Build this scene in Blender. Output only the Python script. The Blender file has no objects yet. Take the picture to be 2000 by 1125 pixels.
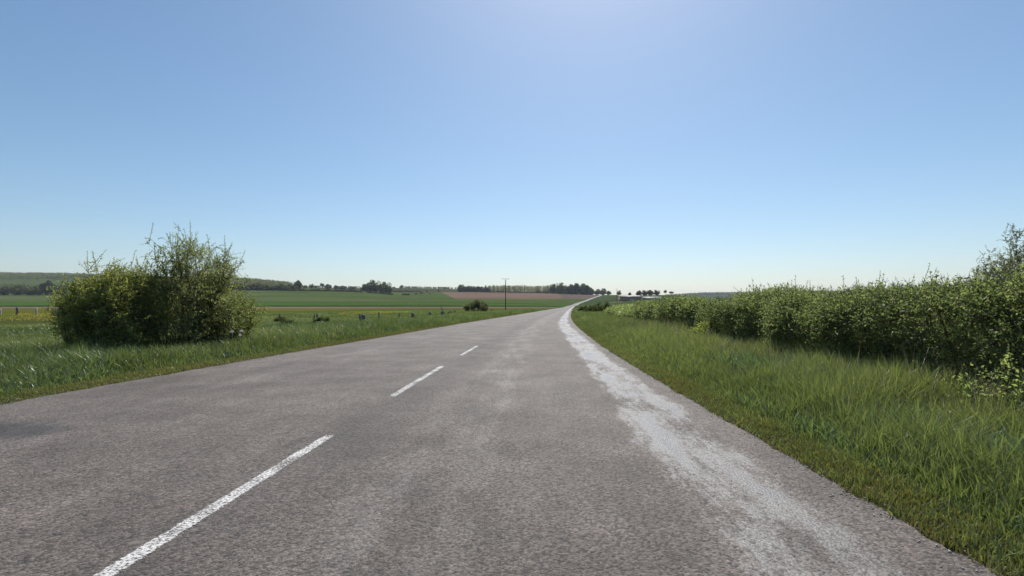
import bpy, math
import numpy as np
from math import radians, sin, cos, tan, pi

# ------------------------------------------------------------------ camera, sky, sun, exposure
scene = bpy.context.scene
COL = scene.collection
CAM_H = 1.1
PITCH = math.atan(34.5 / 1000)
F = 1000.0                       # focal length in pixels of the 2000 px wide photograph
cam_data = bpy.data.cameras.new('camera')
cam_data.sensor_width = 36.0
cam_data.lens = 18.0
cam_data.clip_start = 0.05
cam_data.clip_end = 30000
cam = bpy.data.objects.new('camera', cam_data)
COL.objects.link(cam)
cam.location = (0, 0, CAM_H)
cam.rotation_euler = (pi / 2 + PITCH, 0, 0)
scene.camera = cam

SUN_EL, SUN_AZ = radians(50), radians(10)      # azimuth measured from +Y towards +X
world = bpy.data.worlds.new('World')
scene.world = world
world.use_nodes = True
wt = world.node_tree
wt.nodes.clear()
sky = wt.nodes.new('ShaderNodeTexSky')
sky.sky_type = 'NISHITA'
sky.sun_disc = False
sky.sun_elevation = SUN_EL
sky.sun_rotation = SUN_AZ
sky.altitude = 100
sky.air_density = 1.0
sky.dust_density = 0.7
sky.ozone_density = 3.4
bg = wt.nodes.new('ShaderNodeBackground')
bg.inputs['Strength'].default_value = 0.096
wo = wt.nodes.new('ShaderNodeOutputWorld')
hsv = wt.nodes.new('ShaderNodeHueSaturation')
hsv.inputs['Hue'].default_value = 0.492
hsv.inputs['Saturation'].default_value = 1.07
wt.links.new(sky.outputs[0], hsv.inputs['Color'])
wt.links.new(hsv.outputs[0], bg.inputs[0])
wt.links.new(bg.outputs[0], wo.inputs[0])

sun_data = bpy.data.lights.new('sun', 'SUN')
sun_data.energy = 4.6
sun_data.angle = radians(0.53)
sun_data.color = (1.0, 0.95, 0.87)
sun = bpy.data.objects.new('sun', sun_data)
COL.objects.link(sun)
SUN_DIR = np.array([sin(SUN_AZ) * cos(SUN_EL), cos(SUN_AZ) * cos(SUN_EL), sin(SUN_EL)])
sun.rotation_euler = (pi / 2 - SUN_EL, 0, pi - SUN_AZ)
scene.view_settings.view_transform = 'Standard'
scene.view_settings.look = 'None'
scene.view_settings.exposure = 0.22
scene.view_settings.gamma = 1.0
scene.cycles.volume_bounces = 0
scene.cycles.max_bounces = 10
scene.cycles.diffuse_bounces = 6
scene.cycles.transmission_bounces = 8
scene.cycles.transparent_max_bounces = 12

rng = np.random.default_rng(7)

# ------------------------------------------------------------------ helpers
def ray(px, py):
    """pixel of the photograph -> (X/Y, (Z-camera height)/Y)"""
    u, v = (px - 1000.0) / F, (562.5 - py) / F
    dy = cos(PITCH) - v * sin(PITCH)
    dz = sin(PITCH) + v * cos(PITCH)
    return u / dy, dz / dy

def on_plane(px, py, z=0.0):
    a, b = ray(px, py)
    y = (z - CAM_H) / b
    return a * y, y

def zat(py, Y, px=1000):
    return CAM_H + ray(px, py)[1] * Y

def smooth(a, b, x):
    t = np.clip((np.asarray(x, float) - a) / (b - a), 0, 1)
    return t * t * (3 - 2 * t)

def _hash(ix, iy, iz, seed):
    h = (ix.astype(np.int64) * 374761393 + iy.astype(np.int64) * 668265263 + iz.astype(np.int64) * 2147483647 + seed * 1274126177) & 0xFFFFFFFF
    h = ((h ^ (h >> 13)) * 1274126177) & 0xFFFFFFFF
    h = (h ^ (h >> 16)) & 0xFFFF
    return h / 65535.0

def vnoise(x, y, z=None, seed=0):
    x = np.asarray(x, float); y = np.asarray(y, float)
    z = np.zeros_like(x) if z is None else np.asarray(z, float)
    fx, fy, fz = np.floor(x), np.floor(y), np.floor(z)
    tx, ty, tz = x - fx, y - fy, z - fz
    tx, ty, tz = tx * tx * (3 - 2 * tx), ty * ty * (3 - 2 * ty), tz * tz * (3 - 2 * tz)
    r = 0
    for dx in (0, 1):
        for dy in (0, 1):
            for dz in (0, 1):
                w = (tx if dx else 1 - tx) * (ty if dy else 1 - ty) * (tz if dz else 1 - tz)
                r = r + w * _hash(fx + dx, fy + dy, fz + dz, seed)
    return r

def norm(v):
    return v / np.maximum(np.linalg.norm(v, axis=-1, keepdims=True), 1e-9)

def build(name, V, faces, mat, parent=None, tint=None, uv=None, colour=None, smooth_shade=False, loc=None):
    """faces: list of int arrays (m,3) / (m,4); links ONE mesh object"""
    V = np.ascontiguousarray(V, dtype=np.float32)
    if not isinstance(faces, (list, tuple)):
        faces = [faces]
    faces = [np.asarray(f, dtype=np.int32) for f in faces if len(f)]
    me = bpy.data.meshes.new(name)
    me.vertices.add(len(V))
    me.vertices.foreach_set('co', V.ravel())
    loops = np.concatenate([f.ravel() for f in faces])
    sizes = np.concatenate([np.full(len(f), f.shape[1], np.int32) for f in faces])
    starts = np.concatenate([[0], np.cumsum(sizes)[:-1]]).astype(np.int32)
    me.loops.add(len(loops))
    me.loops.foreach_set('vertex_index', loops)
    me.polygons.add(len(sizes))
    me.polygons.foreach_set('loop_start', starts)
    if tint is not None:
        a = me.attributes.new('tint', 'FLOAT', 'POINT')
        a.data.foreach_set('value', np.ascontiguousarray(tint, dtype=np.float32))
    if colour is not None:
        a = me.attributes.new('crop', 'FLOAT_COLOR', 'POINT')
        c = np.ones((len(V), 4), np.float32); c[:, :colour.shape[1]] = colour
        a.data.foreach_set('color', c.ravel())
    me.update(calc_edges=True)
    if uv is not None:
        l = me.uv_layers.new(name='UVMap')
        l.data.foreach_set('uv', np.ascontiguousarray(uv[loops], dtype=np.float32).ravel())
    if smooth_shade:
        me.polygons.foreach_set('use_smooth', np.ones(len(sizes), bool))
    me.materials.append(mat)
    o = bpy.data.objects.new(name, me)
    COL.objects.link(o)
    if parent is not None:
        o.parent = parent
    if loc is not None:
        o.location = loc
    return o

def tag(o, label=None, cat=None, group=None, kind=None):
    if label: o['label'] = label
    if cat: o['category'] = cat
    if group: o['group'] = group
    if kind: o['kind'] = kind
    return o

def thing(name, label, cat, loc=(0, 0, 0), group=None, rz=0.0):
    o = bpy.data.objects.new(name, None)
    o.empty_display_size = 0.2
    COL.objects.link(o)
    o.location = loc
    o.rotation_euler = (0, 0, rz)
    return tag(o, label, cat, group)

def copy_tree(src, loc, scale=(1, 1, 1), rz=0.0, label=None, group=None):
    c = src.copy(); COL.objects.link(c)
    c.location, c.scale, c.rotation_euler = loc, scale, (0, 0, rz)
    if label: c['label'] = label
    if group: c['group'] = group
    for ch in list(src.children):
        d = ch.copy(); COL.objects.link(d); d.parent = c
        for g in list(ch.children):
            e = g.copy(); COL.objects.link(e); e.parent = d
    return c

class MB:
    """collects vertices, faces and tints of one mesh"""
    def __init__(s):
        s.V, s.F, s.T, s.n = [], {}, [], 0
    def add(s, V, F, t=0.5):
        V = np.asarray(V, float).reshape(-1, 3); F = np.asarray(F, int)
        s.V.append(V)
        s.F.setdefault(F.shape[1], []).append(F + s.n)
        s.T.append(np.full(len(V), t) if np.isscalar(t) else np.asarray(t))
        s.n += len(V)
        return s
    def box(s, x0, x1, y0, y1, z0, z1, t=0.5):
        V = [(x, y, z) for x in (x0, x1) for y in (y0, y1) for z in (z0, z1)]
        return s.add(V, [(0, 1, 3, 2), (4, 6, 7, 5), (0, 4, 5, 1), (2, 3, 7, 6), (0, 2, 6, 4), (1, 5, 7, 3)], t)
    def tube(s, pts, radii, sides=6, t=0.5, cap=True):
        pts = np.asarray(pts, float); n = len(pts)
        radii = np.full(n, radii) if np.isscalar(radii) else np.asarray(radii, float)
        tan_ = norm(np.gradient(pts, axis=0))
        ref = np.array([0.0, 0, 1]) if abs(tan_[0][2]) < 0.9 else np.array([1.0, 0, 0])
        a = norm(np.cross(tan_, ref)); b = np.cross(tan_, a)
        th = np.linspace(0, 2 * pi, sides, endpoint=False)
        V = pts[:, None] + radii[:, None, None] * (a[:, None] * np.cos(th)[None, :, None] + b[:, None] * np.sin(th)[None, :, None])
        i = np.arange(n - 1)[:, None] * sides; j = np.arange(sides)[None]; k = (j + 1) % sides
        Fq = np.stack([i + j, i + k, i + sides + k, i + sides + j], -1).reshape(-1, 4)
        base = s.n
        s.add(V.reshape(-1, 3), Fq, t)
        if cap and radii[-1] > 1e-3:
            c = s.n
            s.add([pts[-1]], np.empty((0, 3), int), t)
            top = base + (n - 1) * sides
            s.F.setdefault(3, []).append(np.array([(top + q, top + (q + 1) % sides, c) for q in range(sides)]))
        return s
    def sticks(s, A, B, ra, rb, t=0.5):
        """many three sided tapering twigs at once"""
        A = np.asarray(A, float); B = np.asarray(B, float); n = len(A)
        d = norm(B - A)
        r = np.where(np.abs(d[:, 2:3]) < 0.9, np.array([[0, 0, 1.0]]), np.array([[1.0, 0, 0]]))
        a = norm(np.cross(d, r)); b = np.cross(d, a)
        ra = np.broadcast_to(ra, n)[:, None]; rb = np.broadcast_to(rb, n)[:, None]
        ring = []
        for P, q in ((A, ra), (B, rb)):
            for th in (0, 2 * pi / 3, 4 * pi / 3):
                ring.append(P + q * (a * cos(th) + b * sin(th)))
        V = np.stack(ring, 1)
        i = np.arange(n)[:, None] * 6
        Fq = np.concatenate([i + np.array([[0, 1, 4, 3]]), i + np.array([[1, 2, 5, 4]]), i + np.array([[2, 0, 3, 5]])])
        return s.add(V.reshape(-1, 3), Fq, t if np.isscalar(t) else np.repeat(t, 6))
    def build(s, name, mat, parent=None, **k):
        return build(name, np.concatenate(s.V), [np.concatenate(f) for f in s.F.values() if sum(map(len, f))], mat, parent,
                     tint=np.concatenate(s.T), **k)

# ------------------------------------------------------------------ materials
def mat(name):
    m = bpy.data.materials.new(name)
    m.use_nodes = True
    nt = m.node_tree
    nt.nodes.clear()
    out = nt.nodes.new('ShaderNodeOutputMaterial')
    return m, nt, out

def N(nt, kind, **kw):
    n = nt.nodes.new(kind)
    for k, v in kw.items():
        if k.startswith('i_'):
            key = k[2:]
            n.inputs[int(key) if key.isdigit() else key.replace('_', ' ')].default_value = v
        else:
            setattr(n, k, v)
    return n

def L(nt, a, b):
    nt.links.new(a, b)

def math_(nt, op, a, b=None, clamp=False, c=None):
    n = nt.nodes.new('ShaderNodeMath'); n.operation = op; n.use_clamp = clamp
    for i, v in enumerate((a, b, c)):
        if v is None: continue
        if isinstance(v, (int, float)): n.inputs[i].default_value = v
        else: nt.links.new(v, n.inputs[i])
    return n.outputs[0]

def mix_(nt, fac, a, b, mode='MIX'):
    n = nt.nodes.new('ShaderNodeMix'); n.data_type = 'RGBA'; n.blend_type = mode
    for s, v in ((n.inputs[0], fac), (n.inputs[6], a), (n.inputs[7], b)):
        if isinstance(v, (int, float)): s.default_value = v
        elif isinstance(v, (tuple, list)): s.default_value = tuple(v) + (1,) if len(v) == 3 else v
        else: nt.links.new(v, s)
    return n.outputs[2]

def noise_(nt, vec, scale, detail=3, rough=0.55, out='Fac'):
    n = nt.nodes.new('ShaderNodeTexNoise')
    n.inputs['Scale'].default_value = scale
    n.inputs['Detail'].default_value = detail
    n.inputs['Roughness'].default_value = rough
    if vec is not None: nt.links.new(vec, n.inputs['Vector'])
    return n.outputs[out]

def remap(nt, v, a, b, c=0.0, d=1.0, interp='SMOOTHSTEP'):
    n = nt.nodes.new('ShaderNodeMapRange'); n.interpolation_type = interp
    nt.links.new(v, n.inputs[0])
    for i, q in enumerate((a, b, c, d)): n.inputs[1 + i].default_value = q
    return n.outputs[0]

def leaf_mat(name, c0, c1, transl=0.35, rough=0.5, spec=0.35, tcol=None, vary=0.25):
    """c0..c1: leaf colours picked per leaf"""
    m, nt, out = mat(name)
    at = N(nt, 'ShaderNodeAttribute', attribute_name='tint')
    base = mix_(nt, at.outputs['Fac'], c0, c1)
    oi = N(nt, 'ShaderNodeObjectInfo')
    v = remap(nt, oi.outputs['Random'], 0, 1, 1 - vary, 1 + vary, 'LINEAR')
    hs = N(nt, 'ShaderNodeHueSaturation'); L(nt, base, hs.inputs['Color']); L(nt, v, hs.inputs['Value'])
    base = hs.outputs[0]
    p = N(nt, 'ShaderNodeBsdfPrincipled')
    L(nt, base, p.inputs['Base Color'])
    p.inputs['Roughness'].default_value = rough
    p.inputs['Specular IOR Level'].default_value = spec
    tr = N(nt, 'ShaderNodeBsdfTranslucent')
    tc = mix_(nt, 1.0, base, tcol or (1.25, 1.25, 0.55), 'MULTIPLY')
    L(nt, tc, tr.inputs['Color'])
    mx = N(nt, 'ShaderNodeMixShader'); mx.inputs[0].default_value = transl
    L(nt, p.outputs[0], mx.inputs[1]); L(nt, tr.outputs[0], mx.inputs[2])
    L(nt, mx.outputs[0], out.inputs[0])
    return m

def plain_mat(name, c0, c1, scale=8.0, rough=0.8, bump=0.3, stretch=(1, 1, 1), spec=0.3):
    m, nt, out = mat(name)
    tcn = N(nt, 'ShaderNodeTexCoord')
    mp = N(nt, 'ShaderNodeMapping'); mp.inputs['Scale'].default_value = stretch
    L(nt, tcn.outputs['Object'], mp.inputs[0])
    f = noise_(nt, mp.outputs[0], scale, 5)
    col = mix_(nt, remap(nt, f, 0.3, 0.7), c0, c1)
    p = N(nt, 'ShaderNodeBsdfPrincipled')
    L(nt, col, p.inputs['Base Color'])
    p.inputs['Roughness'].default_value = rough
    p.inputs['Specular IOR Level'].default_value = spec
    b = N(nt, 'ShaderNodeBump'); b.inputs['Strength'].default_value = bump; b.inputs['Distance'].default_value = 0.02
    L(nt, f, b.inputs['Height']); L(nt, b.outputs[0], p.inputs['Normal'])
    L(nt, p.outputs[0], out.inputs[0])
    return m

M = {}
M['bark'] = plain_mat('bark', (0.045, 0.038, 0.03), (0.13, 0.11, 0.09), 25, 0.9, 0.5, (1, 1, 0.3))
M['twig'] = plain_mat('twig_bark', (0.05, 0.038, 0.028), (0.14, 0.11, 0.085), 30, 0.85, 0.3)
M['hedge'] = leaf_mat('hedge_leaf', (0.19, 0.25, 0.095), (0.42, 0.475, 0.215), 0.58, 0.5, 0.35, (1.09, 1.15, 0.72))
M['thorn'] = leaf_mat('thorn_leaf', (0.24, 0.30, 0.12), (0.44, 0.50, 0.23), 0.58, 0.5, 0.35, (1.2, 1.15, 0.65))
M['olive'] = leaf_mat('olive_leaf', (0.23, 0.285, 0.09), (0.42, 0.465, 0.18), 0.58, 0.55, 0.3, (1.2, 1.15, 0.6))
M['lime'] = leaf_mat('lime_leaf', (0.21, 0.27, 0.085), (0.37, 0.43, 0.17), 0.55, 0.55, 0.3, (1.2, 1.15, 0.6))
M['grass'] = leaf_mat('grass_blade', (0.075, 0.115, 0.040), (0.30, 0.325, 0.14), 0.45, 0.36, 0.5, (1.1, 1.17, 0.6), 0)
M['dry'] = leaf_mat('dry_stalk', (0.22, 0.19, 0.11), (0.42, 0.38, 0.26), 0.3, 0.5, 0.3, (1.0, 1.0, 0.9), 0)
M['moss'] = leaf_mat('edge_moss', (0.17, 0.185, 0.05), (0.33, 0.28, 0.12), 0.3, 0.7, 0.2, (1.1, 1.1, 0.6), 0)
M['weed'] = leaf_mat('weed_leaf', (0.10, 0.15, 0.07), (0.24, 0.29, 0.15), 0.4, 0.4, 0.5, (1.05, 1.15, 0.6), 0)
M['chip'] = plain_mat('stone_chip', (0.26, 0.235, 0.22), (0.50, 0.47, 0.44), 30, 0.85, 0.2)
M['yellow'] = leaf_mat('yellow_petal', (0.55, 0.40, 0.03), (0.75, 0.55, 0.05), 0.3, 0.5, 0.3, (1, 1, 0.6), 0)
M['white'] = leaf_mat('white_petal', (0.72, 0.72, 0.68), (0.82, 0.82, 0.78), 0.3, 0.5, 0.3, (1, 1, 1), 0)
M['oak'] = leaf_mat('oak_crown', (0.07, 0.09, 0.032), (0.145, 0.165, 0.06), 0.35, 0.6, 0.2)
M['dark'] = leaf_mat('dark_crown', (0.06, 0.08, 0.034), (0.115, 0.14, 0.06), 0.36, 0.6, 0.2)
M['poplar'] = leaf_mat('poplar_crown', (0.17, 0.19, 0.06), (0.34, 0.35, 0.13), 0.4, 0.55, 0.25)
M['ash'] = leaf_mat('grey_green_crown', (0.10, 0.12, 0.065), (0.20, 0.215, 0.125), 0.45, 0.55, 0.25)
M['post'] = plain_mat('weathered_wood', (0.09, 0.08, 0.07), (0.24, 0.21, 0.18), 14, 0.9, 0.6, (3, 3, 0.5))
M['pale_post'] = plain_mat('pale_concrete', (0.35, 0.33, 0.3), (0.5, 0.48, 0.44), 10, 0.9, 0.3)
M['stake'] = plain_mat('brown_wood', (0.09, 0.05, 0.035), (0.18, 0.10, 0.07), 14, 0.85, 0.4, (3, 3, 0.5))
M['pole'] = plain_mat('creosoted_wood', (0.03, 0.026, 0.024), (0.07, 0.06, 0.055), 6, 0.8, 0.4, (4, 4, 0.4))
M['metal'] = plain_mat('galvanised_steel', (0.28, 0.29, 0.30), (0.38, 0.39, 0.40), 9, 0.45, 0.1)
M['glassy'] = plain_mat('insulator_glass', (0.10, 0.13, 0.13), (0.16, 0.19, 0.19), 9, 0.2, 0.0)
M['wall'] = plain_mat('shed_cladding', (0.30, 0.19, 0.14), (0.42, 0.27, 0.2), 1.2, 0.8, 0.2, (4, 4, 0.3))
M['roof'] = plain_mat('pale_roof_sheet', (0.32, 0.27, 0.25), (0.40, 0.345, 0.325), 0.8, 0.5, 0.1)
M['grey_roof'] = plain_mat('grey_roof_sheet', (0.22, 0.21, 0.21), (0.30, 0.285, 0.285), 0.8, 0.6, 0.1)
M['door'] = plain_mat('white_painted_door', (0.7, 0.7, 0.68), (0.8, 0.8, 0.78), 2, 0.5, 0.05)

# ground sheet: crop colours per field, broken up by growth, tramlines and soil
m, nt, out = mat('fields')
at = N(nt, 'ShaderNodeAttribute', attribute_name='crop')
geo = N(nt, 'ShaderNodeNewGeometry')
n1 = noise_(nt, geo.outputs['Position'], 0.012, 5, 0.6)
n2 = noise_(nt, geo.outputs['Position'], 0.35, 6, 0.65)
n3 = noise_(nt, geo.outputs['Position'], 9.0, 5, 0.7)
k = math_(nt, 'MULTIPLY', remap(nt, n1, 0.25, 0.75, 0.78, 1.22, 'LINEAR'), remap(nt, n2, 0.25, 0.75, 0.75, 1.25, 'LINEAR'))
k = math_(nt, 'MULTIPLY', k, remap(nt, n3, 0.3, 0.7, 0.65, 1.3, 'LINEAR'))
k = math_(nt, 'MULTIPLY', k, 0.72)
vm = N(nt, 'ShaderNodeVectorMath', operation='SCALE')
L(nt, at.outputs['Color'], vm.inputs[0]); L(nt, k, vm.inputs['Scale'])
p = N(nt, 'ShaderNodeBsdfDiffuse')
L(nt, vm.outputs[0], p.inputs['Color'])
b = N(nt, 'ShaderNodeBump'); b.inputs['Strength'].default_value = 0.6; b.inputs['Distance'].default_value = 0.08
L(nt, n3, b.inputs['Height']); L(nt, b.outputs[0], p.inputs['Normal'])
L(nt, p.outputs[0], out.inputs[0])
M['fields'] = m

# asphalt: uv in metres, u = distance right of the painted line, v = along the road
m, nt, out = mat('worn_asphalt')
uvn = N(nt, 'ShaderNodeUVMap')
sep = N(nt, 'ShaderNodeSeparateXYZ'); L(nt, uvn.outputs[0], sep.inputs[0])
U, Vv = sep.outputs[0], sep.outputs[1]
geo = N(nt, 'ShaderNodeNewGeometry')
P = geo.outputs['Position']
vor = N(nt, 'ShaderNodeTexVoronoi', i_Scale=80.0); L(nt, P, vor.inputs['Vector'])
chip = N(nt, 'ShaderNodeSeparateColor'); L(nt, vor.outputs['Color'], chip.inputs[0])
grain = noise_(nt, P, 50, 5, 0.78)
mid = noise_(nt, P, 1.1, 5, 0.6)
big = noise_(nt, P, 0.22, 3, 0.5)
hue = noise_(nt, P, 2.3, 3, 0.5)
mp = N(nt, 'ShaderNodeMapping'); mp.inputs['Scale'].default_value = (1.0, 0.22, 1)
L(nt, uvn.outputs[0], mp.inputs[0])
streak = noise_(nt, mp.outputs[0], 2.6, 7, 0.68)
fine_streak = noise_(nt, mp.outputs[0], 14, 4, 0.7)
def band(u0, half, soft):
    d = math_(nt, 'ABSOLUTE', math_(nt, 'SUBTRACT', U, u0))
    return remap(nt, d, half, half + soft, 1.0, 0.0)
edge_noise = math_(nt, 'MULTIPLY_ADD', streak, 1.0, c=math_(nt, 'MULTIPLY', fine_streak, 0.5))
edge_noise = math_(nt, 'ADD', edge_noise, remap(nt, grain, 0.25, 0.75, -0.16, 0.2, 'LINEAR'))
def polish(u0, half, soft, lo, hi):
    x = math_(nt, 'ADD', math_(nt, 'MULTIPLY', band(u0, half, soft), 0.62), edge_noise)
    return remap(nt, x, lo, hi)
U0 = U
U = math_(nt, 'ADD', U0, remap(nt, Vv, 9, 32, 0.0, 0.34))
pol_a = polish(2.88, 0.15, 0.55, 1.18, 1.54)
U = U0
pol_b = polish(1.05, 0.2, 0.8, 1.30, 1.62)
pol_c = polish(-2.6, 0.3, 0.8, 1.34, 1.7)
pol = math_(nt, 'MAXIMUM', pol_a, math_(nt, 'MULTIPLY', math_(nt, 'MAXIMUM', pol_b, pol_c), 0.24))
base = mix_(nt, remap(nt, mid, 0.3, 0.7), (0.074, 0.061, 0.052), (0.126, 0.107, 0.093))
base = mix_(nt, remap(nt, hue, 0.35, 0.7), base, mix_(nt, 1.0, base, (1.035, 0.99, 0.98), 'MULTIPLY'))
gk = math_(nt, 'MULTIPLY', remap(nt, chip.outputs[0], 0, 1, 0.32, 1.72, 'LINEAR'), remap(nt, grain, 0.3, 0.7, 0.45, 1.55, 'LINEAR'))
gk = math_(nt, 'MULTIPLY', gk, remap(nt, big, 0.3, 0.7, 0.84, 1.16, 'LINEAR'))
gk = math_(nt, 'MULTIPLY', gk, remap(nt, streak, 0.3, 0.7, 0.80, 1.2, 'LINEAR'))
vm = N(nt, 'ShaderNodeVectorMath', operation='SCALE'); L(nt, base, vm.inputs[0]); L(nt, gk, vm.inputs['Scale'])
col = vm.outputs[0]
# dark construction joint just right of the painted line and a dark bluish patch in the left lane
joint = math_(nt, 'MULTIPLY', band(0.22, 0.08, 0.4), remap(nt, streak, 0.4, 0.6, 0.25, 0.8))
col = mix_(nt, joint, col, mix_(nt, 1.0, col, (0.58, 0.58, 0.60), 'MULTIPLY'))
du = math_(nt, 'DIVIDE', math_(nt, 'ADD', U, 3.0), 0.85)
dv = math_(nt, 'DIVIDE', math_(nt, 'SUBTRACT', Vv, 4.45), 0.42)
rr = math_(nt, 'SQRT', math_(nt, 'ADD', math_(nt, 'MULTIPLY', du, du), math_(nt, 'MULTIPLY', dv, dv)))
dark_patch = remap(nt, math_(nt, 'ADD', rr, math_(nt, 'MULTIPLY_ADD', streak, 1.7, c=math_(nt, 'MULTIPLY', fine_streak, 0.5))), 1.55, 2.05, 0.92, 0.0)
col = mix_(nt, dark_patch, col, mix_(nt, 1.0, col, (0.34, 0.36, 0.44), 'MULTIPLY'))
pol_sheen_col = mix_(nt, remap(nt, chip.outputs[1], 0, 1), (0.145, 0.14, 0.137), (0.205, 0.197, 0.194))  # polished tracks: part of their sheen is put into this paler base colour
col = mix_(nt, math_(nt, 'MULTIPLY', pol, 0.68), col, pol_sheen_col)
p = N(nt, 'ShaderNodeBsdfPrincipled')
p.inputs['Specular IOR Level'].default_value = 0.5
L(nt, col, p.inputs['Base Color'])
L(nt, remap(nt, pol, 0, 1, 0.80, 0.33, 'LINEAR'), p.inputs['Roughness'])
h = math_(nt, 'ADD', math_(nt, 'MULTIPLY', vor.outputs['Distance'], -0.8), grain)
b = N(nt, 'ShaderNodeBump'); b.inputs['Distance'].default_value = 0.006
L(nt, remap(nt, pol, 0, 1, 0.95, 0.42, 'LINEAR'), b.inputs['Strength'])
L(nt, h, b.inputs['Height']); L(nt, b.outputs[0], p.inputs['Normal'])
L(nt, p.outputs[0], out.inputs[0])
M['asphalt'] = m

# worn white paint: chips let the asphalt below show
for key, nm, lo_, hi_ in (('paint', 'worn_paint', 0.55, 0.74), ('faded_paint', 'faded_paint', 0.66, 0.95)):
    m, nt, out = mat(nm)
    geo = N(nt, 'ShaderNodeNewGeometry')
    uvn = N(nt, 'ShaderNodeUVMap')
    sep = N(nt, 'ShaderNodeSeparateXYZ'); L(nt, uvn.outputs[0], sep.inputs[0])
    g1 = noise_(nt, geo.outputs['Position'], 62, 5, 0.8)
    g2 = noise_(nt, geo.outputs['Position'], 5, 3, 0.6)
    ed = remap(nt, math_(nt, 'ABSOLUTE', sep.outputs[0]), 0.5, 1.0, 0.0, 0.22)
    en = remap(nt, math_(nt, 'ABSOLUTE', sep.outputs[1]), 0.86, 1.0, 0.0, 0.2)
    x = math_(nt, 'SUBTRACT', math_(nt, 'MULTIPLY_ADD', g2, 0.3, c=g1), math_(nt, 'ADD', ed, en))
    fac = remap(nt, x, lo_, hi_)
    p = N(nt, 'ShaderNodeBsdfPrincipled', i_Roughness=0.6)
    p.inputs['Base Color'].default_value = (0.66, 0.64, 0.62, 1)
    b = N(nt, 'ShaderNodeBump'); b.inputs['Strength'].default_value = 0.6; b.inputs['Distance'].default_value = 0.006
    L(nt, g1, b.inputs['Height']); L(nt, b.outputs[0], p.inputs['Normal'])
    tr = N(nt, 'ShaderNodeBsdfTransparent')
    mx = N(nt, 'ShaderNodeMixShader')
    L(nt, fac, mx.inputs[0]); L(nt, tr.outputs[0], mx.inputs[1]); L(nt, p.outputs[0], mx.inputs[2])
    L(nt, mx.outputs[0], out.inputs[0])
    M[key] = m

# ------------------------------------------------------------------ road plan
R_PX = [(1947, 1125), (1748, 1010), (1615, 932), (1300, 753), (1226, 710), (1179, 680), (1120, 632), (1115, 616)]
L_PX = [(0, 787), (200, 748), (460, 709), (640, 676), (840, 643), (880, 635), (1040, 610)]
C_PX = [(210, 1125), (655, 852), (752, 785), (865, 717), (932, 677), (1003, 639.5), (1033.6, 625.5)]
FAR = [(150, 14.3), (380, 43), (600, 75), (900, 130), (1100, 181), (1250, 231), (1330, 240), (1420, 232), (1600, 190)]
def plan(px, off, head):
    q = [on_plane(*a) for a in px]
    pts = [(-60, head[0]), (-20, head[1])] + [(y, x) for x, y in q] + [(y, x + off) for y, x in FAR]
    pts = np.array(sorted(pts))
    ys = np.concatenate([np.arange(-60, 120, 0.5), np.geomspace(120, 1600, 300)])
    xs = np.interp(ys, pts[:, 0], pts[:, 1])
    for _ in range(3):
        for w in (2, 4, 8):
            idx = np.arange(len(ys))
            lo, hi = np.clip(idx - w, 0, len(ys) - 1), np.clip(idx + w, 0, len(ys) - 1)
            wgt = np.clip(np.abs(ys) / 25, 0, 1) * 0.5 + 0.05
            xs = xs * (1 - wgt) + wgt * (xs[lo] + xs[hi]) / 2
    return ys, xs
RY, RX = plan(R_PX, 3.25, (1.6, 1.8))
LY, LX = plan(L_PX, -3.25, (-6.1, -6.1))
CY, CX = plan(C_PX, 0, (-2.9, -2.0))
right_edge = lambda Y: np.interp(Y, RY, RX)
left_edge = lambda Y: np.interp(Y, LY, LX)
centre = lambda Y: np.interp(Y, CY, CX)

# ------------------------------------------------------------------ terrain heights
XC = [-600, 0, 130, 300, 480, 590, 720, 800, 880, 960, 1060, 1120, 1160, 1190, 1250, 1300, 1340, 1370, 1450, 1520, 1600, 1700, 2000, 2600]
ROWS = {
    500:  [592, 590, 590, 590, 590, 590, 590, 590, 590, 591, 593, 597.5, 597, 590.5, 586.5, 586, 588, 589, 592, 594, 596, 597, 598, 600],
    900:  [582, 579, 578, 573, 568.5, 569, 573, 577, 577, 578, 581, 590, 586, 580, 578, 574.5, 577.5, 581, 585, 587, 589, 590, 592, 594],
    1300: [570, 562, 562, 561, 561, 563, 569, 569, 570.5, 571.5, 572.5, 574, 576.5, 575.5, 576.5, 577, 582, 584, 588, 589, 590, 591, 592, 594],
    1800: [556, 546, 546, 550, 551, 561, 562, 561, 563, 567, 571, 573, 576, 576, 579, 581, 585, 587, 589, 590, 590, 590, 591, 593],
    2600: [540, 536, 537, 545, 548, 564, 567, 567, 570, 574, 578, 579, 580, 580, 582, 583, 583, 583, 583, 583, 583, 583, 584, 586],
    4500: [560, 560, 560, 562, 566, 572, 576, 576, 578, 580, 583, 583, 583, 583, 581, 579, 576, 573, 573, 572.5, 569, 571, 570, 572],
    9000: [592] * 24,
}
_xs = np.arange(-1000, 3001, 10.0)
_ly = np.linspace(math.log(20), math.log(9000), 240)
_Y = np.exp(_ly)
def _row(Y, ys):
    return np.interp(_xs, XC, [zat(v, Y) for v in ys])
z_low = np.interp(_xs, [900, 1000, 1110], [-0.4, -0.4, 0.0])
_rows_y = [20, 60, 280] + list(ROWS)
_rows_z = np.array([z_low, z_low, z_low * 0.8] + [_row(Y, v) for Y, v in ROWS.items()])
TAB = np.array([np.interp(_Y, _rows_y, _rows_z[:, i]) for i in range(len(_xs))]).T      # [depth, x]
for _ in range(2):
    for ax, w in ((0, 3), (1, 2)):
        pad = np.pad(TAB, [(w, w) if a == ax else (0, 0) for a in (0, 1)], mode='edge')
        TAB = sum(np.take(pad, np.arange(TAB.shape[ax]) + k, axis=ax) for k in range(2 * w + 1)) / (2 * w + 1)

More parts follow.
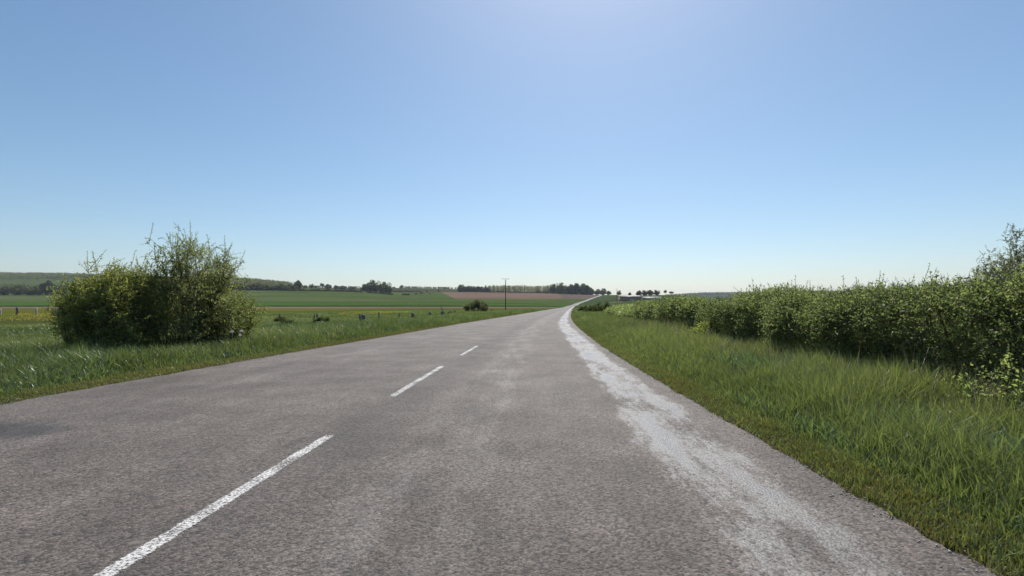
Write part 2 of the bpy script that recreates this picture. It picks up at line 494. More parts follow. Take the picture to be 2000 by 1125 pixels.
def terrain(X, Y):
    X = np.asarray(X, float); Y = np.asarray(Y, float)
    r = np.hypot(X, Y); th = np.arctan2(X, Y)
    lim = radians(60)
    depth = np.where(np.abs(th) < lim, Y, r * cos(lim))
    ix = np.clip((1000 + 1000 * np.tan(np.clip(th, -lim, lim)) + 1000) / 10.0, 0, len(_xs) - 1.001)
    iy = np.clip((np.log(np.maximum(depth, 20)) - _ly[0]) / (_ly[1] - _ly[0]), 0, len(_ly) - 1.001)
    i, j = ix.astype(int), iy.astype(int); a, b = ix - i, iy - j
    z = (TAB[j, i] * (1 - a) + TAB[j, i + 1] * a) * (1 - b) + (TAB[j + 1, i] * (1 - a) + TAB[j + 1, i + 1] * a) * b
    back = smooth(radians(62), radians(110), np.abs(th))
    z = z * (1 - back) + (-0.3) * back
    # the bank that carries the road: level with it beside the asphalt, falling to the meadow on the left
    le, re = left_edge(Y), right_edge(Y)
    dl, dr = le - X, X - re
    near = 1 - smooth(250, 420, Y)
    hold = np.where(dl > 0, smooth(0.8, 9, dl), np.where(dr > 0, smooth(2, 12, dr), 0.0))
    zn = z * hold + 0.0
    z = zn * near + z * (1 - near)
    d = np.maximum(dl, dr)                                  # > 0 outside the asphalt
    und = (vnoise(X * 0.7, Y * 0.7, seed=3) - 0.5) * 0.10 * smooth(0.3, 1.5, d) * (1 - smooth(60, 200, r))
    z = z + np.where(d > 0, 0.03 * smooth(0.0, 0.25, d), 0) * (1 - smooth(60, 200, Y)) + und
    z = z - np.where(d < 0, smooth(0.0, 0.1, -d), 0) * (0.05 + np.clip(Y, 0, 2000) * 0.0003)
    return z

def ground_point(px, Y):
    X = ray(px, 597)[0] * Y
    return X, Y, float(terrain(np.array([X]), np.array([Y]))[0])

# ground mesh: one sheet, finest in front of the road
fine = np.arange(-50, 50.001, 0.125)
th = np.radians(np.concatenate([np.arange(-180, -50, 2.0), fine, np.arange(52, 180, 2.0)]))
rr_ = np.concatenate([[0.02, 0.4, 0.8], np.geomspace(1.1, 9000, 560)])
TH, RR = np.meshgrid(th, rr_)
GX, GY = RR * np.sin(TH), RR * np.cos(TH)
GZ = terrain(GX, GY)
n_r, n_t = GX.shape
ii = np.arange(n_r - 1)[:, None] * n_t; jj = np.arange(n_t)[None]; kk = (jj + 1) % n_t
GF = np.stack([ii + jj, ii + kk, ii + n_t + kk, ii + n_t + jj], -1).reshape(-1, 4)[:, ::-1]
# crop of each spot of ground
front = GY > 1
sx = np.where(front, 1000 + 1000 * GX / np.maximum(GY, 1), 5000)
sy = np.where(front, 597 - 1000 * (GZ - CAM_H) / np.maximum(GY, 1), 2000)
wob = (vnoise(GX * 0.02, GY * 0.02, seed=5) - 0.5)
crop = np.zeros(GX.shape + (3,))
def paint(mask, c, a=1.0):
    mm = (mask * a)[..., None] if mask.dtype != bool else (mask.astype(float) * a)[..., None]
    crop[:] = crop * (1 - mm) + np.array(c) * mm
paint(np.ones(GX.shape, bool), (0.085, 0.115, 0.030))
paint(GY < 70, (0.085, 0.100, 0.034))
road_d = np.maximum(left_edge(GY) - GX, GX - right_edge(GY))
leftside = GX < left_edge(GY)
paint(leftside & (GY > 70) & (GY < 262), (0.105, 0.135, 0.032))
paint(leftside * smooth(0.45, 0.7, vnoise(GX * 0.03, GY * 0.012, seed=9)) * (GY > 60) * (GY < 250), (0.16, 0.15, 0.035), 0.55)
paint(leftside & (GY >= 225) & (GY < 268), (0.13, 0.11, 0.055))
paint(leftside & (GY >= 266 + 10 * wob) & (GY < 305), (0.23, 0.165, 0.125))
paint(leftside & (GY >= 305) & (GY < 362), (0.052, 0.088, 0.030))
paint(leftside & (GY >= 362) & (GY < 448), (0.075, 0.145, 0.036))
paint(leftside & (GY >= 448) & (GY < 462), (0.045, 0.07, 0.03))
paint(leftside & (GY >= 462) & (GY < 1320), (0.088, 0.128, 0.042))
tex = smooth(0.5, 0.75, vnoise(GX * 0.004, GY * 0.016, seed=12))
paint(tex * leftside * (GY > 520) * (GY < 1000) * (sx < 860), (0.13, 0.15, 0.075), 0.6)
paint(leftside & (GY >= 900) & (sx > 690) & (sx < 900) & (sy < 571.5), (0.085, 0.090, 0.052))
paint(leftside & (GY >= 1320), (0.075, 0.085, 0.045))
paint(leftside & (GY >= 1350) & (sx < 300), (0.085, 0.120, 0.04))
brown_l = np.interp(sy, [571, 585], [862, 892])
brown = (sx > brown_l) & (sy < 585.5 + 2 * wob + np.clip((sx - 1000) / 160, 0, 1) * -1.5) & (sy > 570.6) & leftside & (GY < 1420) & (GY > 480)
soft = 1 - smooth(581, 586, sy)
paint(brown * (0.25 + 0.75 * soft), (0.215, 0.150, 0.115))
paint(brown & (sx > 1098), (0.155, 0.125, 0.105), 0.8)
paint((sx > 1090) & (sx < 1120) & (sy < 577) & (GY > 600) & leftside, (0.10, 0.115, 0.05), 0.6)
rightside = GX > right_edge(GY)
paint(rightside & (GY > 70) & (GY < 560), (0.075, 0.105, 0.040))
paint(rightside & (GY >= 560) & (GY < 2000), (0.070, 0.100, 0.042))
paint(rightside & (GY > 480) & (GY < 500) & (sx > 1190) & (sx < 1216), (0.30, 0.26, 0.22))
paint((GY > 2000) & (sx > 1190), (0.06, 0.075, 0.045))
edge = (1 - smooth(0.0, 0.45, road_d)) * (road_d > -0.4) * (GY < 200) * (GY > -50)
paint(edge, (0.115, 0.090, 0.050), 0.85)
ground = build('ground', np.stack([GX, GY, GZ], -1).reshape(-1, 3), GF, M['fields'], colour=crop.reshape(-1, 3), smooth_shade=True)
tag(ground, kind='structure')

# ------------------------------------------------------------------ road sheet and painted dashes
ry = np.concatenate([np.arange(-45, 0, 0.5), np.arange(0, 30, 0.06), np.geomspace(30, 1500, 420)])
nc = 22
le = left_edge(ry) + (vnoise(ry * 5, ry * 0 + 1, seed=21) - 0.5) * 0.09 + (vnoise(ry * 17, ry * 0 + 1, seed=22) - 0.5) * 0.05
re = right_edge(ry) + (vnoise(ry * 5, ry * 0 + 9, seed=23) - 0.5) * 0.09 + (vnoise(ry * 17, ry * 0 + 9, seed=24) - 0.5) * 0.05
t = np.linspace(0, 1, nc)
RXX = le[:, None] * (1 - t) + re[:, None] * t
RYY = np.repeat(ry[:, None], nc, 1)
mid_x = (left_edge(ry) + right_edge(ry)) / 2
zc = np.where(ry < 300, 0.0, terrain(mid_x, ry) + 0.10 + np.clip(ry, 0, 2000) * 0.0003)
camber = -0.03 * (2 * t - 1) ** 2
zc2 = np.interp(ry, ry, zc)
RZZ = zc2[:, None] + camber[None] + 0.030 + np.clip(ry - 60, 0, 400)[:, None] * 0.0004
arc = np.concatenate([[0], np.cumsum(np.hypot(np.diff(ry), np.diff(centre(ry))))]); arc -= np.interp(0, ry, arc)
RUV = np.stack([RXX - centre(ry)[:, None], np.repeat(arc[:, None], nc, 1)], -1).reshape(-1, 2)
ii = np.arange(len(ry) - 1)[:, None] * nc; jj = np.arange(nc - 1)[None]
RF = np.stack([ii + jj, ii + jj + 1, ii + nc + jj + 1, ii + nc + jj], -1).reshape(-1, 4)
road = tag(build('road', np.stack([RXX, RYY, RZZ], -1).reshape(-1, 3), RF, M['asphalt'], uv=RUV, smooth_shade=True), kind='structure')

def road_z(X, Y):
    tt = (X - left_edge(Y)) / (right_edge(Y) - left_edge(Y))
    return -0.03 * (2 * tt - 1) ** 2 + 0.030 + np.clip(Y - 60, 0, 400) * 0.0004

dash_y = [(-3.4, -0.6)]
y_of = lambda px, py: on_plane(px, py)[1]
dash_y += [(1.35, y_of(655, 852)), (y_of(752, 785), y_of(865, 717)), (y_of(890, 698), y_of(932, 677))]
yy = dash_y[-1][1]
for q in range(12):
    yy += 1.7
    dash_y.append((yy, yy + 3.3)); yy += 3.3
for a, b_ in dash_y:
    ys = np.linspace(a, b_, 14)
    w = 0.062
    c = centre(ys)
    V, UVs = [], []
    for s in (-1, 0, 1):
        V.append(np.stack([c + s * w, ys, road_z(c + s * w, ys) + 0.004], -1))
        UVs.append(np.stack([np.full(14, float(s)), np.linspace(-1, 1, 14)], -1))
    i = np.arange(13)
    Fd = np.concatenate([np.stack([g * 14 + i, (g + 1) * 14 + i, (g + 1) * 14 + i + 1, g * 14 + i + 1], -1) for g in (0, 1)])
    build('lane_dash', np.concatenate(V), Fd, M['paint'] if b_ < 15 else M['faded_paint'], road, uv=np.concatenate(UVs))

# ------------------------------------------------------------------ grass
def blades(X, Y, Z, H, W, bend, tint, g):
    n = len(X)
    a = g.uniform(0, 2 * pi, n)
    wx, wy = np.cos(a), np.sin(a)
    la = a + g.uniform(0.6, 2.5, n)
    lx, ly = np.cos(la), np.sin(la)
    b = bend * H
    V = np.empty((n, 5, 3))
    def at(k, f, s, wf):
        V[:, k, 0] = X + lx * b * f * f + s * wx * W * wf
        V[:, k, 1] = Y + ly * b * f * f + s * wy * W * wf
        V[:, k, 2] = Z + H * f * (1 - 0.25 * bend * f)
    at(0, 0, -0.5, 0.8); at(1, 0, 0.5, 0.8); at(2, 0.55, 0.5, 1.0); at(3, 0.55, -0.5, 1.0); at(4, 1.0, 0, 0)
    i = np.arange(n)[:, None] * 5
    return V.reshape(-1, 3), i + np.array([[0, 1, 2, 3]]), i + np.array([[3, 2, 4]]), np.repeat(tint, 5)

def grass_field(name, side, bands, hgt, material, seed, d0=0.0, creep=0.0):
    g = np.random.default_rng(seed)
    Vs, Q, T3, Ts, n0 = [], [], [], [], 0
    for y0, y1, dmax, dens, width in bands:
        n = int((y1 - y0) * (dmax - d0) * dens)
        nclump = max(1, n // 7)
        cy = g.uniform(y0, y1, nclump); cd = d0 + (dmax - d0) * g.uniform(0, 1, nclump)
        idx = g.integers(0, nclump, n)
        sp = 0.03 + width * 2.0
        Yb = cy[idx] + g.normal(0, sp, n); d = cd[idx] + g.normal(0, sp, n)
        d = np.where(d < 0, -d * 0.5 - 0.02, d)
        d = d - creep * smooth(0.45, 0.8, vnoise(Yb * 2.3, Yb * 0.0, seed=seed + 7))
        X = right_edge(Yb) + d if side > 0 else left_edge(Yb) - d
        pn = vnoise(X * 0.55, Yb * 0.55, seed=seed + 1)
        pn2 = vnoise(X * 2.2, Yb * 2.2, seed=seed + 2)
        keep = (np.abs(X) < 1.3 * Yb + 1.2) & (d > -0.25)
        H = hgt(d, X, Yb) * (0.45 + 0.7 * pn + 0.5 * pn2) * g.uniform(0.5, 1.25, n)
        keep &= H > 0.012
        X, Yb, d, H, pn, pn2 = X[keep], Yb[keep], d[keep], H[keep], pn[keep], pn2[keep]
        m_ = len(X)
        Z = terrain(X, Yb) - 0.01
        tint = np.clip(0.15 + 0.55 * vnoise(X * 0.25, Yb * 0.25, seed=seed + 4) + 0.3 * g.uniform(-1, 1, m_) + 0.25 * (pn2 - 0.5), 0, 1)
        W = width * g.uniform(0.6, 1.4, m_)
        v, q, t3, tt = blades(X, Yb, Z, H, W, g.uniform(0.1, 0.85, m_), tint, g)
        Vs.append(v); Q.append(q + n0); T3.append(t3 + n0); Ts.append(tt); n0 += len(v)
    return tag(build(name, np.concatenate(Vs), [np.concatenate(Q), np.concatenate(T3)], material, tint=np.concatenate(Ts)), kind='stuff')

def h_right(d, X, Y):
    return 0.06 + 0.29 * smooth(0.15, 1.0, d) + 0.07 * smooth(1.4, 2.2, d)
def h_left(d, X, Y):
    return (0.05 + 0.27 * smooth(0.2, 1.2, d)) * (1 - 0.55 * smooth(7, 12, d) * smooth(10, 16, Y)) + 0.10 * smooth(2, 3.5, d) * (1 - smooth(6, 8, d))
grass_field('tall_grass', 1, [(1.0, 4, 4.6, 4200, 0.0055), (4, 8, 4.6, 3300, 0.006), (8, 15, 4.6, 1900, 0.0075), (15, 30, 5.0, 800, 0.011),
                              (30, 60, 6.0, 260, 0.02), (60, 140, 8.0, 55, 0.04)], h_right, M['grass'], 101)
grass_field('tall_grass', -1, [(3.5, 8, 6.0, 3300, 0.006), (8, 15, 14, 1300, 0.008), (15, 30, 24, 420, 0.012), (30, 60, 34, 110, 0.024),
                               (60, 150, 45, 22, 0.05)], h_left, M['grass'], 202)
def h_moss(d, X, Y):
    return 0.05 * (1 - smooth(0.2, 0.6, d)) + 0.01
grass_field('verge_moss', 1, [(1.0, 4, 0.9, 5000, 0.006), (4, 9, 0.9, 2600, 0.007), (9, 22, 0.8, 900, 0.012), (22, 60, 0.7, 200, 0.025)], h_moss, M['moss'], 303, creep=0.16)
grass_field('verge_moss', -1, [(4.0, 9, 0.7, 2600, 0.007), (9, 22, 0.7, 900, 0.012), (22, 60, 0.7, 200, 0.025)], h_moss, M['moss'], 304, creep=0.16)
# dry seed stalks standing above the grass, thicker along the hedge foot
def h_dry(d, X, Y):
    return np.where((d > 0.9), 0.42 + 0.12 * smooth(1.2, 2.2, d), 0)
grass_field('dry_stalks', 1, [(1.5, 4, 3.0, 55, 0.0045), (4, 9, 3.0, 50, 0.005), (9, 20, 3.0, 22, 0.008)], h_dry, M['dry'], 404)
grass_field('dry_stalks', -1, [(5, 9, 4.0, 18, 0.005), (9, 18, 6.0, 14, 0.008)], lambda d, X, Y: np.where(d > 0.7, 0.4, 0), M['dry'], 405)

def h_weed(d, X, Y):
    return np.where((vnoise(X * 1.1, Y * 1.1, seed=77) > 0.60) & (d > 0.35), 0.12 + 0.16 * smooth(0.4, 1.2, d), 0)
grass_field('broad_weeds', 1, [(1.5, 4, 4, 900, 0.013), (4, 9, 4, 700, 0.015), (9, 24, 4, 260, 0.024)], h_weed, M['weed'], 505)
grass_field('broad_weeds', -1, [(4, 9, 6, 600, 0.015), (9, 20, 9, 250, 0.022), (20, 40, 14, 60, 0.04)], h_weed, M['weed'], 506)
# straw and seed heads in the unmown grass at the hedge foot
grass_field('straw', 1, [(2.0, 5, 3.2, 320, 0.005), (5, 10, 3.2, 220, 0.006), (10, 24, 3.4, 70, 0.01)], lambda d, X, Y: np.where(d > 1.5, 0.50, 0), M['dry'], 507)
# loose chippings along both edges of the asphalt
g = np.random.default_rng(66)
SV, SF = [], []
for side, n, lo_y, hi_y in ((1, 1300, 1.0, 16), (-1, 1200, 3.5, 22)):
    y = lo_y + (hi_y - lo_y) * g.uniform(0, 1, n) ** 1.6
    d = g.normal(0.02, 0.09, n)
    x = right_edge(y) + d if side > 0 else left_edge(y) - d
    z = np.where(d < 0, road_z(x, y) + 0.003, terrain(x, y) + 0.012)
    r = g.uniform(0.003, 0.0085, n)[:, None, None]
    octa = np.array([[1, 0, 0], [0, 1, 0], [-1, 0, 0], [0, -1, 0], [0, 0, 0.7], [0, 0, -0.7]]) * 1.0
    SV.append((np.stack([x, y, z], -1)[:, None] + octa * r * g.uniform(0.6, 1.4, (n, 6, 3))).reshape(-1, 3))
SV = np.concatenate(SV); i = np.arange(len(SV) // 6)[:, None] * 6
SF = np.concatenate([i + np.array([q]) for q in ((0, 1, 4), (1, 2, 4), (2, 3, 4), (3, 0, 4), (1, 0, 5), (2, 1, 5), (3, 2, 5), (0, 3, 5))])
tag(build('loose_chippings', SV, SF, M['chip']), kind='stuff')

def petals(name, X, Y, Z, size, material, g, per=4):
    n = len(X)
    X, Y, Z, size = [np.repeat(a, per) for a in (X, Y, Z, size)]
    c = np.stack([X, Y, Z], -1) + g.normal(0, 1, (n * per, 3)) * size[:, None] * 0.5
    a = norm(g.normal(0, 1, (n * per, 3))); b_ = norm(np.cross(a, g.normal(0, 1, (n * per, 3))))
    s = size[:, None] * 0.5
    V = np.stack([c - a * s, c - b_ * s, c + a * s, c + b_ * s], 1).reshape(-1, 3)
    return build(name, V, np.arange(n * per * 4).reshape(-1, 4), material, tint=np.repeat(g.uniform(0, 1, n * per), 4))
g = np.random.default_rng(5)
n = 9000
Yf = g.uniform(44, 115, n); Xf = left_edge(Yf) - g.uniform(5, 60, n) * Yf / 60
keep = vnoise(Xf * 0.08, Yf * 0.05, seed=31) > 0.68 - 0.08 * vnoise(Xf * 0.5, Yf * 0.5, seed=32)
Xf, Yf = Xf[keep], Yf[keep]
tag(petals('buttercups', Xf, Yf, terrain(Xf, Yf) + 0.22, 0.03 + Yf * 0.0005, M['yellow'], g, 3), kind='stuff')
Yf = g.uniform(2.5, 14, 260); Xf = right_edge(Yf) + g.uniform(0.5, 2.6, 260)
tag(petals('small_verge_flowers', Xf, Yf, terrain(Xf, Yf) + g.uniform(0.12, 0.34, 260), np.full(260, 0.009), M['white'], g, 3), kind='stuff')

# ------------------------------------------------------------------ shrubs: twigs with leaves on curved stems
def leaves_on(S, D, Ln, per, size, g, mb, droop=0.15, aspect=0.55, tint_bias=0.0):
    """S starts, D directions, Ln lengths of twigs; adds per leaves to each"""
    n = len(S)
    t_ = (np.arange(per)[None] + g.uniform(0, 1, (n, per))) / per
    base = S[:, None] + D[:, None] * (Ln[:, None] * t_)[..., None]
    base[..., 2] -= droop * Ln[:, None] * t_ ** 2
    base = base.reshape(-1, 3)
    k = len(base)
    dd = np.repeat(D, per, 0)
    d = norm(dd * 0.55 + norm(g.normal(0, 1, (k, 3))) * 0.95 + np.array([0, 0, 0.12]))
    nn = norm(g.normal(0, 0.75, (k, 3)) + np.array([0, 0, 0.8]))
    side = norm(np.cross(d, nn)); nn = np.cross(side, d)
    ln = size * g.uniform(0.6, 1.25, k)[:, None]; w = ln * aspect * 0.5
    tip = base + d * ln - nn * ln * 0.12
    mid_ = base + d * ln * 0.48
    V = np.stack([base, mid_ + side * w + nn * w * 0.35, tip, mid_ - side * w + nn * w * 0.35], 1)
    tw = np.repeat(np.clip(g.normal(0.45, 0.2, n) + tint_bias, 0, 1), per)
    tt = np.clip(tw + g.normal(0, 0.16, k), 0, 1)
    mb.add(V.reshape(-1, 3), np.arange(k * 4).reshape(-1, 4), np.repeat(tt, 4))

def shrub(name, label, cat, base, radii, height, seed, leafmat, stems=40, subs=9, twigs=9, per=11, leaf=0.036, twig_len=(0.12, 0.32),
          shoots=14, shoot_len=(0.3, 0.7), foot=0.35, low=0.12, spread=1.0, group=None, top=None, pw=2, base_lean=0.0, skirt=0, thick=0.016):
    """a thing with two parts; top(ax) scales the outline along its long side"""
    g = np.random.default_rng(seed)
    t = thing(name, label, cat, base, group)
    rx, ry_ = radii
    st, fo = MB(), MB()
    S, D, Ls = [], [], []
    for k in range(stems):
        ang, rad = g.uniform(0, 2 * pi), math.sqrt(g.uniform(0, 1))
        ox, oy = rad * cos(ang), rad * sin(ang)
        b0 = np.array([ox * rx * foot * (1 + 1.2 * abs(g.normal(0, 0.3))), oy * ry_ * foot, 0.0])
        f = top(ox) if top else 1.0
        el = math.sqrt(max(0.02, 1 - 0.8 * rad ** pw))
        hz = height * f * (low + (el - low) * (1 - 0.55 * g.uniform(0, 1) ** 1.6)) * 0.92
        e0 = np.array([ox * rx * spread + base_lean * g.normal(), oy * ry_ * spread, hz])
        mid_ = (b0 + e0) / 2 + np.array([ox * rx * 0.18, oy * ry_ * 0.18, hz * 0.14]) + g.normal(0, 0.07, 3) * height * 0.35
        q = np.linspace(0, 1, 8)[:, None]
        pts = (1 - q) ** 2 * b0 + 2 * q * (1 - q) * mid_ + q ** 2 * e0
        pts[1:-1] += g.normal(0, 0.018, (6, 3)) * height * 0.4
        r0 = thick * g.uniform(0.6, 1.3)
        st.tube(pts, np.linspace(r0, 0.004, 8), 5)
        for s_ in range(subs):
            u = g.uniform(0.25, 1.0) ** 0.7
            i = min(6, int(u * 7)); p0 = pts[i] + (pts[i + 1] - pts[i]) * (u * 7 - i)
            tan_ = norm(pts[i + 1] - pts[i])
            d = norm(tan_ * 0.7 + norm(g.normal(0, 1, 3)) * 0.8 + np.array([0, 0, 0.2]))
            ln = height * g.uniform(0.10, 0.24)
            p1 = p0 + d * ln * 0.5 + g.normal(0, 0.02, 3); p2 = p1 + norm(d + g.normal(0, 0.3, 3) + np.array([0, 0, 0.15])) * ln * 0.5
            st.tube([p0, p1, p2], [0.005, 0.004, 0.0025], 3, cap=False)
            for w in range(twigs):
                v = g.uniform(0, 1)
                ps = p0 + (p1 - p0) * v * 2 if v < 0.5 else p1 + (p2 - p1) * (v * 2 - 1)
                S.append(ps); D.append(norm(d * 0.5 + norm(g.normal(0, 1, 3)) + np.array([0, 0, 0.25]))); Ls.append(g.uniform(*twig_len))
    for k in range(skirt):                                       # low growth round the foot
        a, q = g.uniform(0, 2 * pi), math.sqrt(g.uniform(0.1, 1))
        S.append(np.array([cos(a) * q * rx * 0.92, sin(a) * q * ry_ * 0.92, height * g.uniform(0.02, 0.26)]))
        D.append(norm(g.normal(0, 1, 3) + np.array([0, 0, 0.7]))); Ls.append(g.uniform(*twig_len))
    S, D, Ls = np.array(S), np.array(D), np.array(Ls)
    ok = S[:, 2] > 0.05
    S, D, Ls = S[ok], D[ok], Ls[ok]
    leaves_on(S, D, Ls, per, leaf, g, fo)
    st.sticks(S, S + D * Ls[:, None], 0.003, 0.0015)
    # long spiky shoots out of the top
    if shoots:
        topz = np.argsort(-(S[:, 2] - 0.15 * g.uniform(0, 1, len(S)) * height))[:max(shoots * 12, 40)]
        pick = g.choice(topz, shoots, replace=False)
        A = S[pick]; DD = norm(g.normal(0, 0.35, (shoots, 3)) + np.array([0, 0, 1.0])); LL = g.uniform(*shoot_len, shoots)
        st.sticks(A, A + DD * LL[:, None], 0.006, 0.002)
        leaves_on(A, DD, LL, 26, leaf * 0.95, g, fo, droop=0.0)
    st.build('stems', M['twig'], t)
    fo.build('foliage', leafmat, t)
    return t

gz = lambda x, y: float(terrain(np.array([x]), np.array([y]))[0])
# the thicket on the left verge: three shrubs grown together
def at_left(px, Y): 
    X = ray(px, 597)[0] * Y
    return (X, Y, gz(X, Y) - 0.03)
shrub('thorn_bush', 'tall dark scraggly thorn bush with spiky shoots against the sky, centre of left thicket', 'bush',
      at_left(350, 12.4), (1.32, 1.15), 2.98, 11, M['thorn'], stems=46, subs=11, twigs=9, per=9, leaf=0.04, shoots=46, shoot_len=(0.3, 0.62),
      foot=0.6, low=0.05, top=lambda o: (0.90 if o < 0 else 0.97) + 0.06 * max(0.0, 1 - ((o - 0.3) / 0.4) ** 2), pw=3, thick=0.015, skirt=1500)
shrub('olive_bush', 'broad low olive green bush at the left end of the thicket, with tall sprigs', 'bush',
      at_left(224, 11.4), (0.86, 0.95), 2.15, 12, M['olive'], stems=52, subs=11, twigs=9, per=11, leaf=0.04, shoots=10, shoot_len=(0.3, 0.85),
      foot=0.75, low=0.1, pw=3, thick=0.011, skirt=1300)
shrub('lime_bush', 'rounded bright green bush at the right end of the left thicket', 'bush',
      at_left(436, 13.2), (0.66, 0.8), 2.0, 13, M['lime'], stems=38, subs=10, twigs=9, per=11, leaf=0.036, shoots=5, shoot_len=(0.3, 0.6),
      foot=0.6, low=0.08, thick=0.011, skirt=800)

# ------------------------------------------------------------------ the hedge along the right verge
HP = np.array([(1.5, 5.35), (5, 5.40), (8, 5.45), (13, 5.85), (18, 6.25), (24, 6.9), (32, 7.9), (42, 9.0), (52, 10.4)])
hedge_x = lambda y: np.interp(y, HP[:, 0], HP[:, 1])
def hedge(name, label, y0, y1, seed, step, leaf, per, density, leafmat, hfun, wfun):
    """density: twigs per metre of hedge"""
    g = np.random.default_rng(seed)
    t = thing(name, label, 'hedge', (float(hedge_x((y0 + y1) / 2)), (y0 + y1) / 2, 0))
    O = np.array([t.location.x, t.location.y, 0])
    n = int((y1 - y0) * density)
    st, fo = MB(), MB()
    # twigs are gathered into boughs so that gaps stay dark
    nb = n // 14
    s = g.uniform(y0, y1, nb)
    ph = g.uniform(-0.35 * pi, 1.25 * pi, nb)                    # 0 = away from the road, pi = road side, pi/2 = top
    rad = g.uniform(0.45, 1.0, nb) ** 0.45
    def place(s, ph, rad):
        endt = np.clip(np.minimum(s - y0, y1 - s) / 0.8, 0.25, 1) ** 0.5
        H, W = hfun(s) * endt, wfun(s) * endt
        lump = 0.80 + 0.38 * vnoise(s * 1.1, ph * 1.4, seed=seed) + 0.16 * vnoise(s * 3.1, ph * 3.5, seed=seed + 1) - 0.12
        c, sn = np.cos(ph), np.sin(ph)
        zz = H * 0.52 + np.sign(sn) * np.abs(sn) ** 0.8 * H * 0.48 * rad * lump
        under = smooth(0.05, 0.75, zz / H)                       # the foot of the hedge is drawn in
        xx = np.sign(c) * np.abs(c) ** 0.75 * W * rad * lump * (0.55 + 0.45 * under)
        return np.stack([hedge_x(s) + xx, s, terrain(hedge_x(s) + xx, s) + zz], -1), np.stack([c, 0 * c, sn * 0.9 + 0.25], -1)
    idx = np.repeat(np.arange(nb), 14)
    ss = s[idx] + g.normal(0, 0.10, len(idx)) * step; pp = ph[idx] + g.normal(0, 0.11, len(idx)); rr2 = np.clip(rad[idx] + g.normal(0, 0.06, len(idx)), 0.3, 1.08)
    S, Nn = place(ss, pp, rr2)
    D = norm(Nn * 0.6 + norm(g.normal(0, 1, S.shape)) * 0.8 + np.array([0, 0, 0.25]))
    ok = S[:, 2] > terrain(S[:, 0], S[:, 1]) + 0.06
    S, D = S[ok] - O, D[ok]
    Ln = g.uniform(0.10, 0.28, len(S)) * step ** 0.5
    W_ = S + O                                               # bushes of slightly different leaf along the hedge
    patch = (vnoise(W_[:, 1] * 0.55, W_[:, 2] * 0.8, W_[:, 0] * 0.5, seed=seed + 3) - 0.5) * 0.75
    leaves_on(S, D, Ln, per, leaf * (1 + 0.35 * patch)[np.repeat(np.arange(len(S)), per), None], g, fo, tint_bias=patch)
    st.sticks(S - D * 0.06, S + D * Ln[:, None], 0.003 * step, 0.0015 * step)
    # upright shoots along the top
    ns = int((y1 - y0) * 16)
    s2 = g.uniform(y0 + 0.2, y1 - 0.2, ns)
    A, _ = place(s2, pi / 2 + g.normal(0, 0.45, ns), np.full(ns, 0.95))
    A = A - O
    DD = norm(g.normal(0, 0.22, (ns, 3)) + np.array([0, 0, 1.0])); LL = np.where(g.uniform(0, 1, ns) < 0.3, g.uniform(0.2, 0.40, ns), g.uniform(0.08, 0.22, ns))
    st.sticks(A, A + DD * LL[:, None], 0.004 * step, 0.002 * step)
    leaves_on(A, DD, LL, max(8, int(16 / step)), leaf, g, fo, droop=0)
    # stems from the ground up
    nst = int((y1 - y0) * 12 / step)
    s3 = g.uniform(y0, y1, nst)
    x3 = hedge_x(s3) + g.normal(0, 0.32, nst) * wfun(s3)
    P0 = np.stack([x3, s3, terrain(x3, s3) - 0.05], -1)
    for f0, f1, ra, rb in ((0, 0.4, 0.014, 0.010), (0.4, 0.8, 0.010, 0.006)):
        if f0 == 0: P = P0
        Q = P + np.stack([g.normal(0, 0.12, nst) + (x3 - hedge_x(s3)) * 0.35, g.normal(0, 0.12, nst), hfun(s3) * 0.42], -1)
        st.sticks(P - O, Q - O, ra, rb)
        P = Q
    st.build('stems', M['twig'], t)
    fo.build('foliage', leafmat, t)
    return t
hb = lambda s: 1.20 + 0.22 * (vnoise(s * 0.45, s * 0 + 2, seed=41) - 0.5) + (0.12 * (1 - smooth(5.0, 8.5, s))) + 0.09 * np.exp(-((s - 8) / 2.0) ** 2)
wb = lambda s: 0.98 - 0.36 * np.exp(-((s - 15.6) / 1.1) ** 2) - 0.18 * np.exp(-((s - 10.0) / 0.5) ** 2)
hedge('hedge', 'long dense green hedge along the right verge, near stretch beside the road', 2.2, 14.9, 51, 1.0, 0.036, 10, 2200, M['hedge'], hb, wb)
hedge('hedge', 'hedge stretch beyond the dark hollow on the right verge, bushy and lower', 15.4, 28.0, 52, 1.5, 0.052, 9, 1000, M['hedge'], lambda s: hb(s) - 0.02, wb)
hedge('hedge', 'far thin end of the hedge, nearest the bend in the road', 28.3, 47.0, 53, 2.3, 0.085, 8, 420, M['hedge'],
      lambda s: 0.92 - 0.2 * smooth(36, 47, s) + 0.3 * (vnoise(s * 0.4, s * 0, seed=44) - 0.5), lambda s: 1.15 + 0 * s)

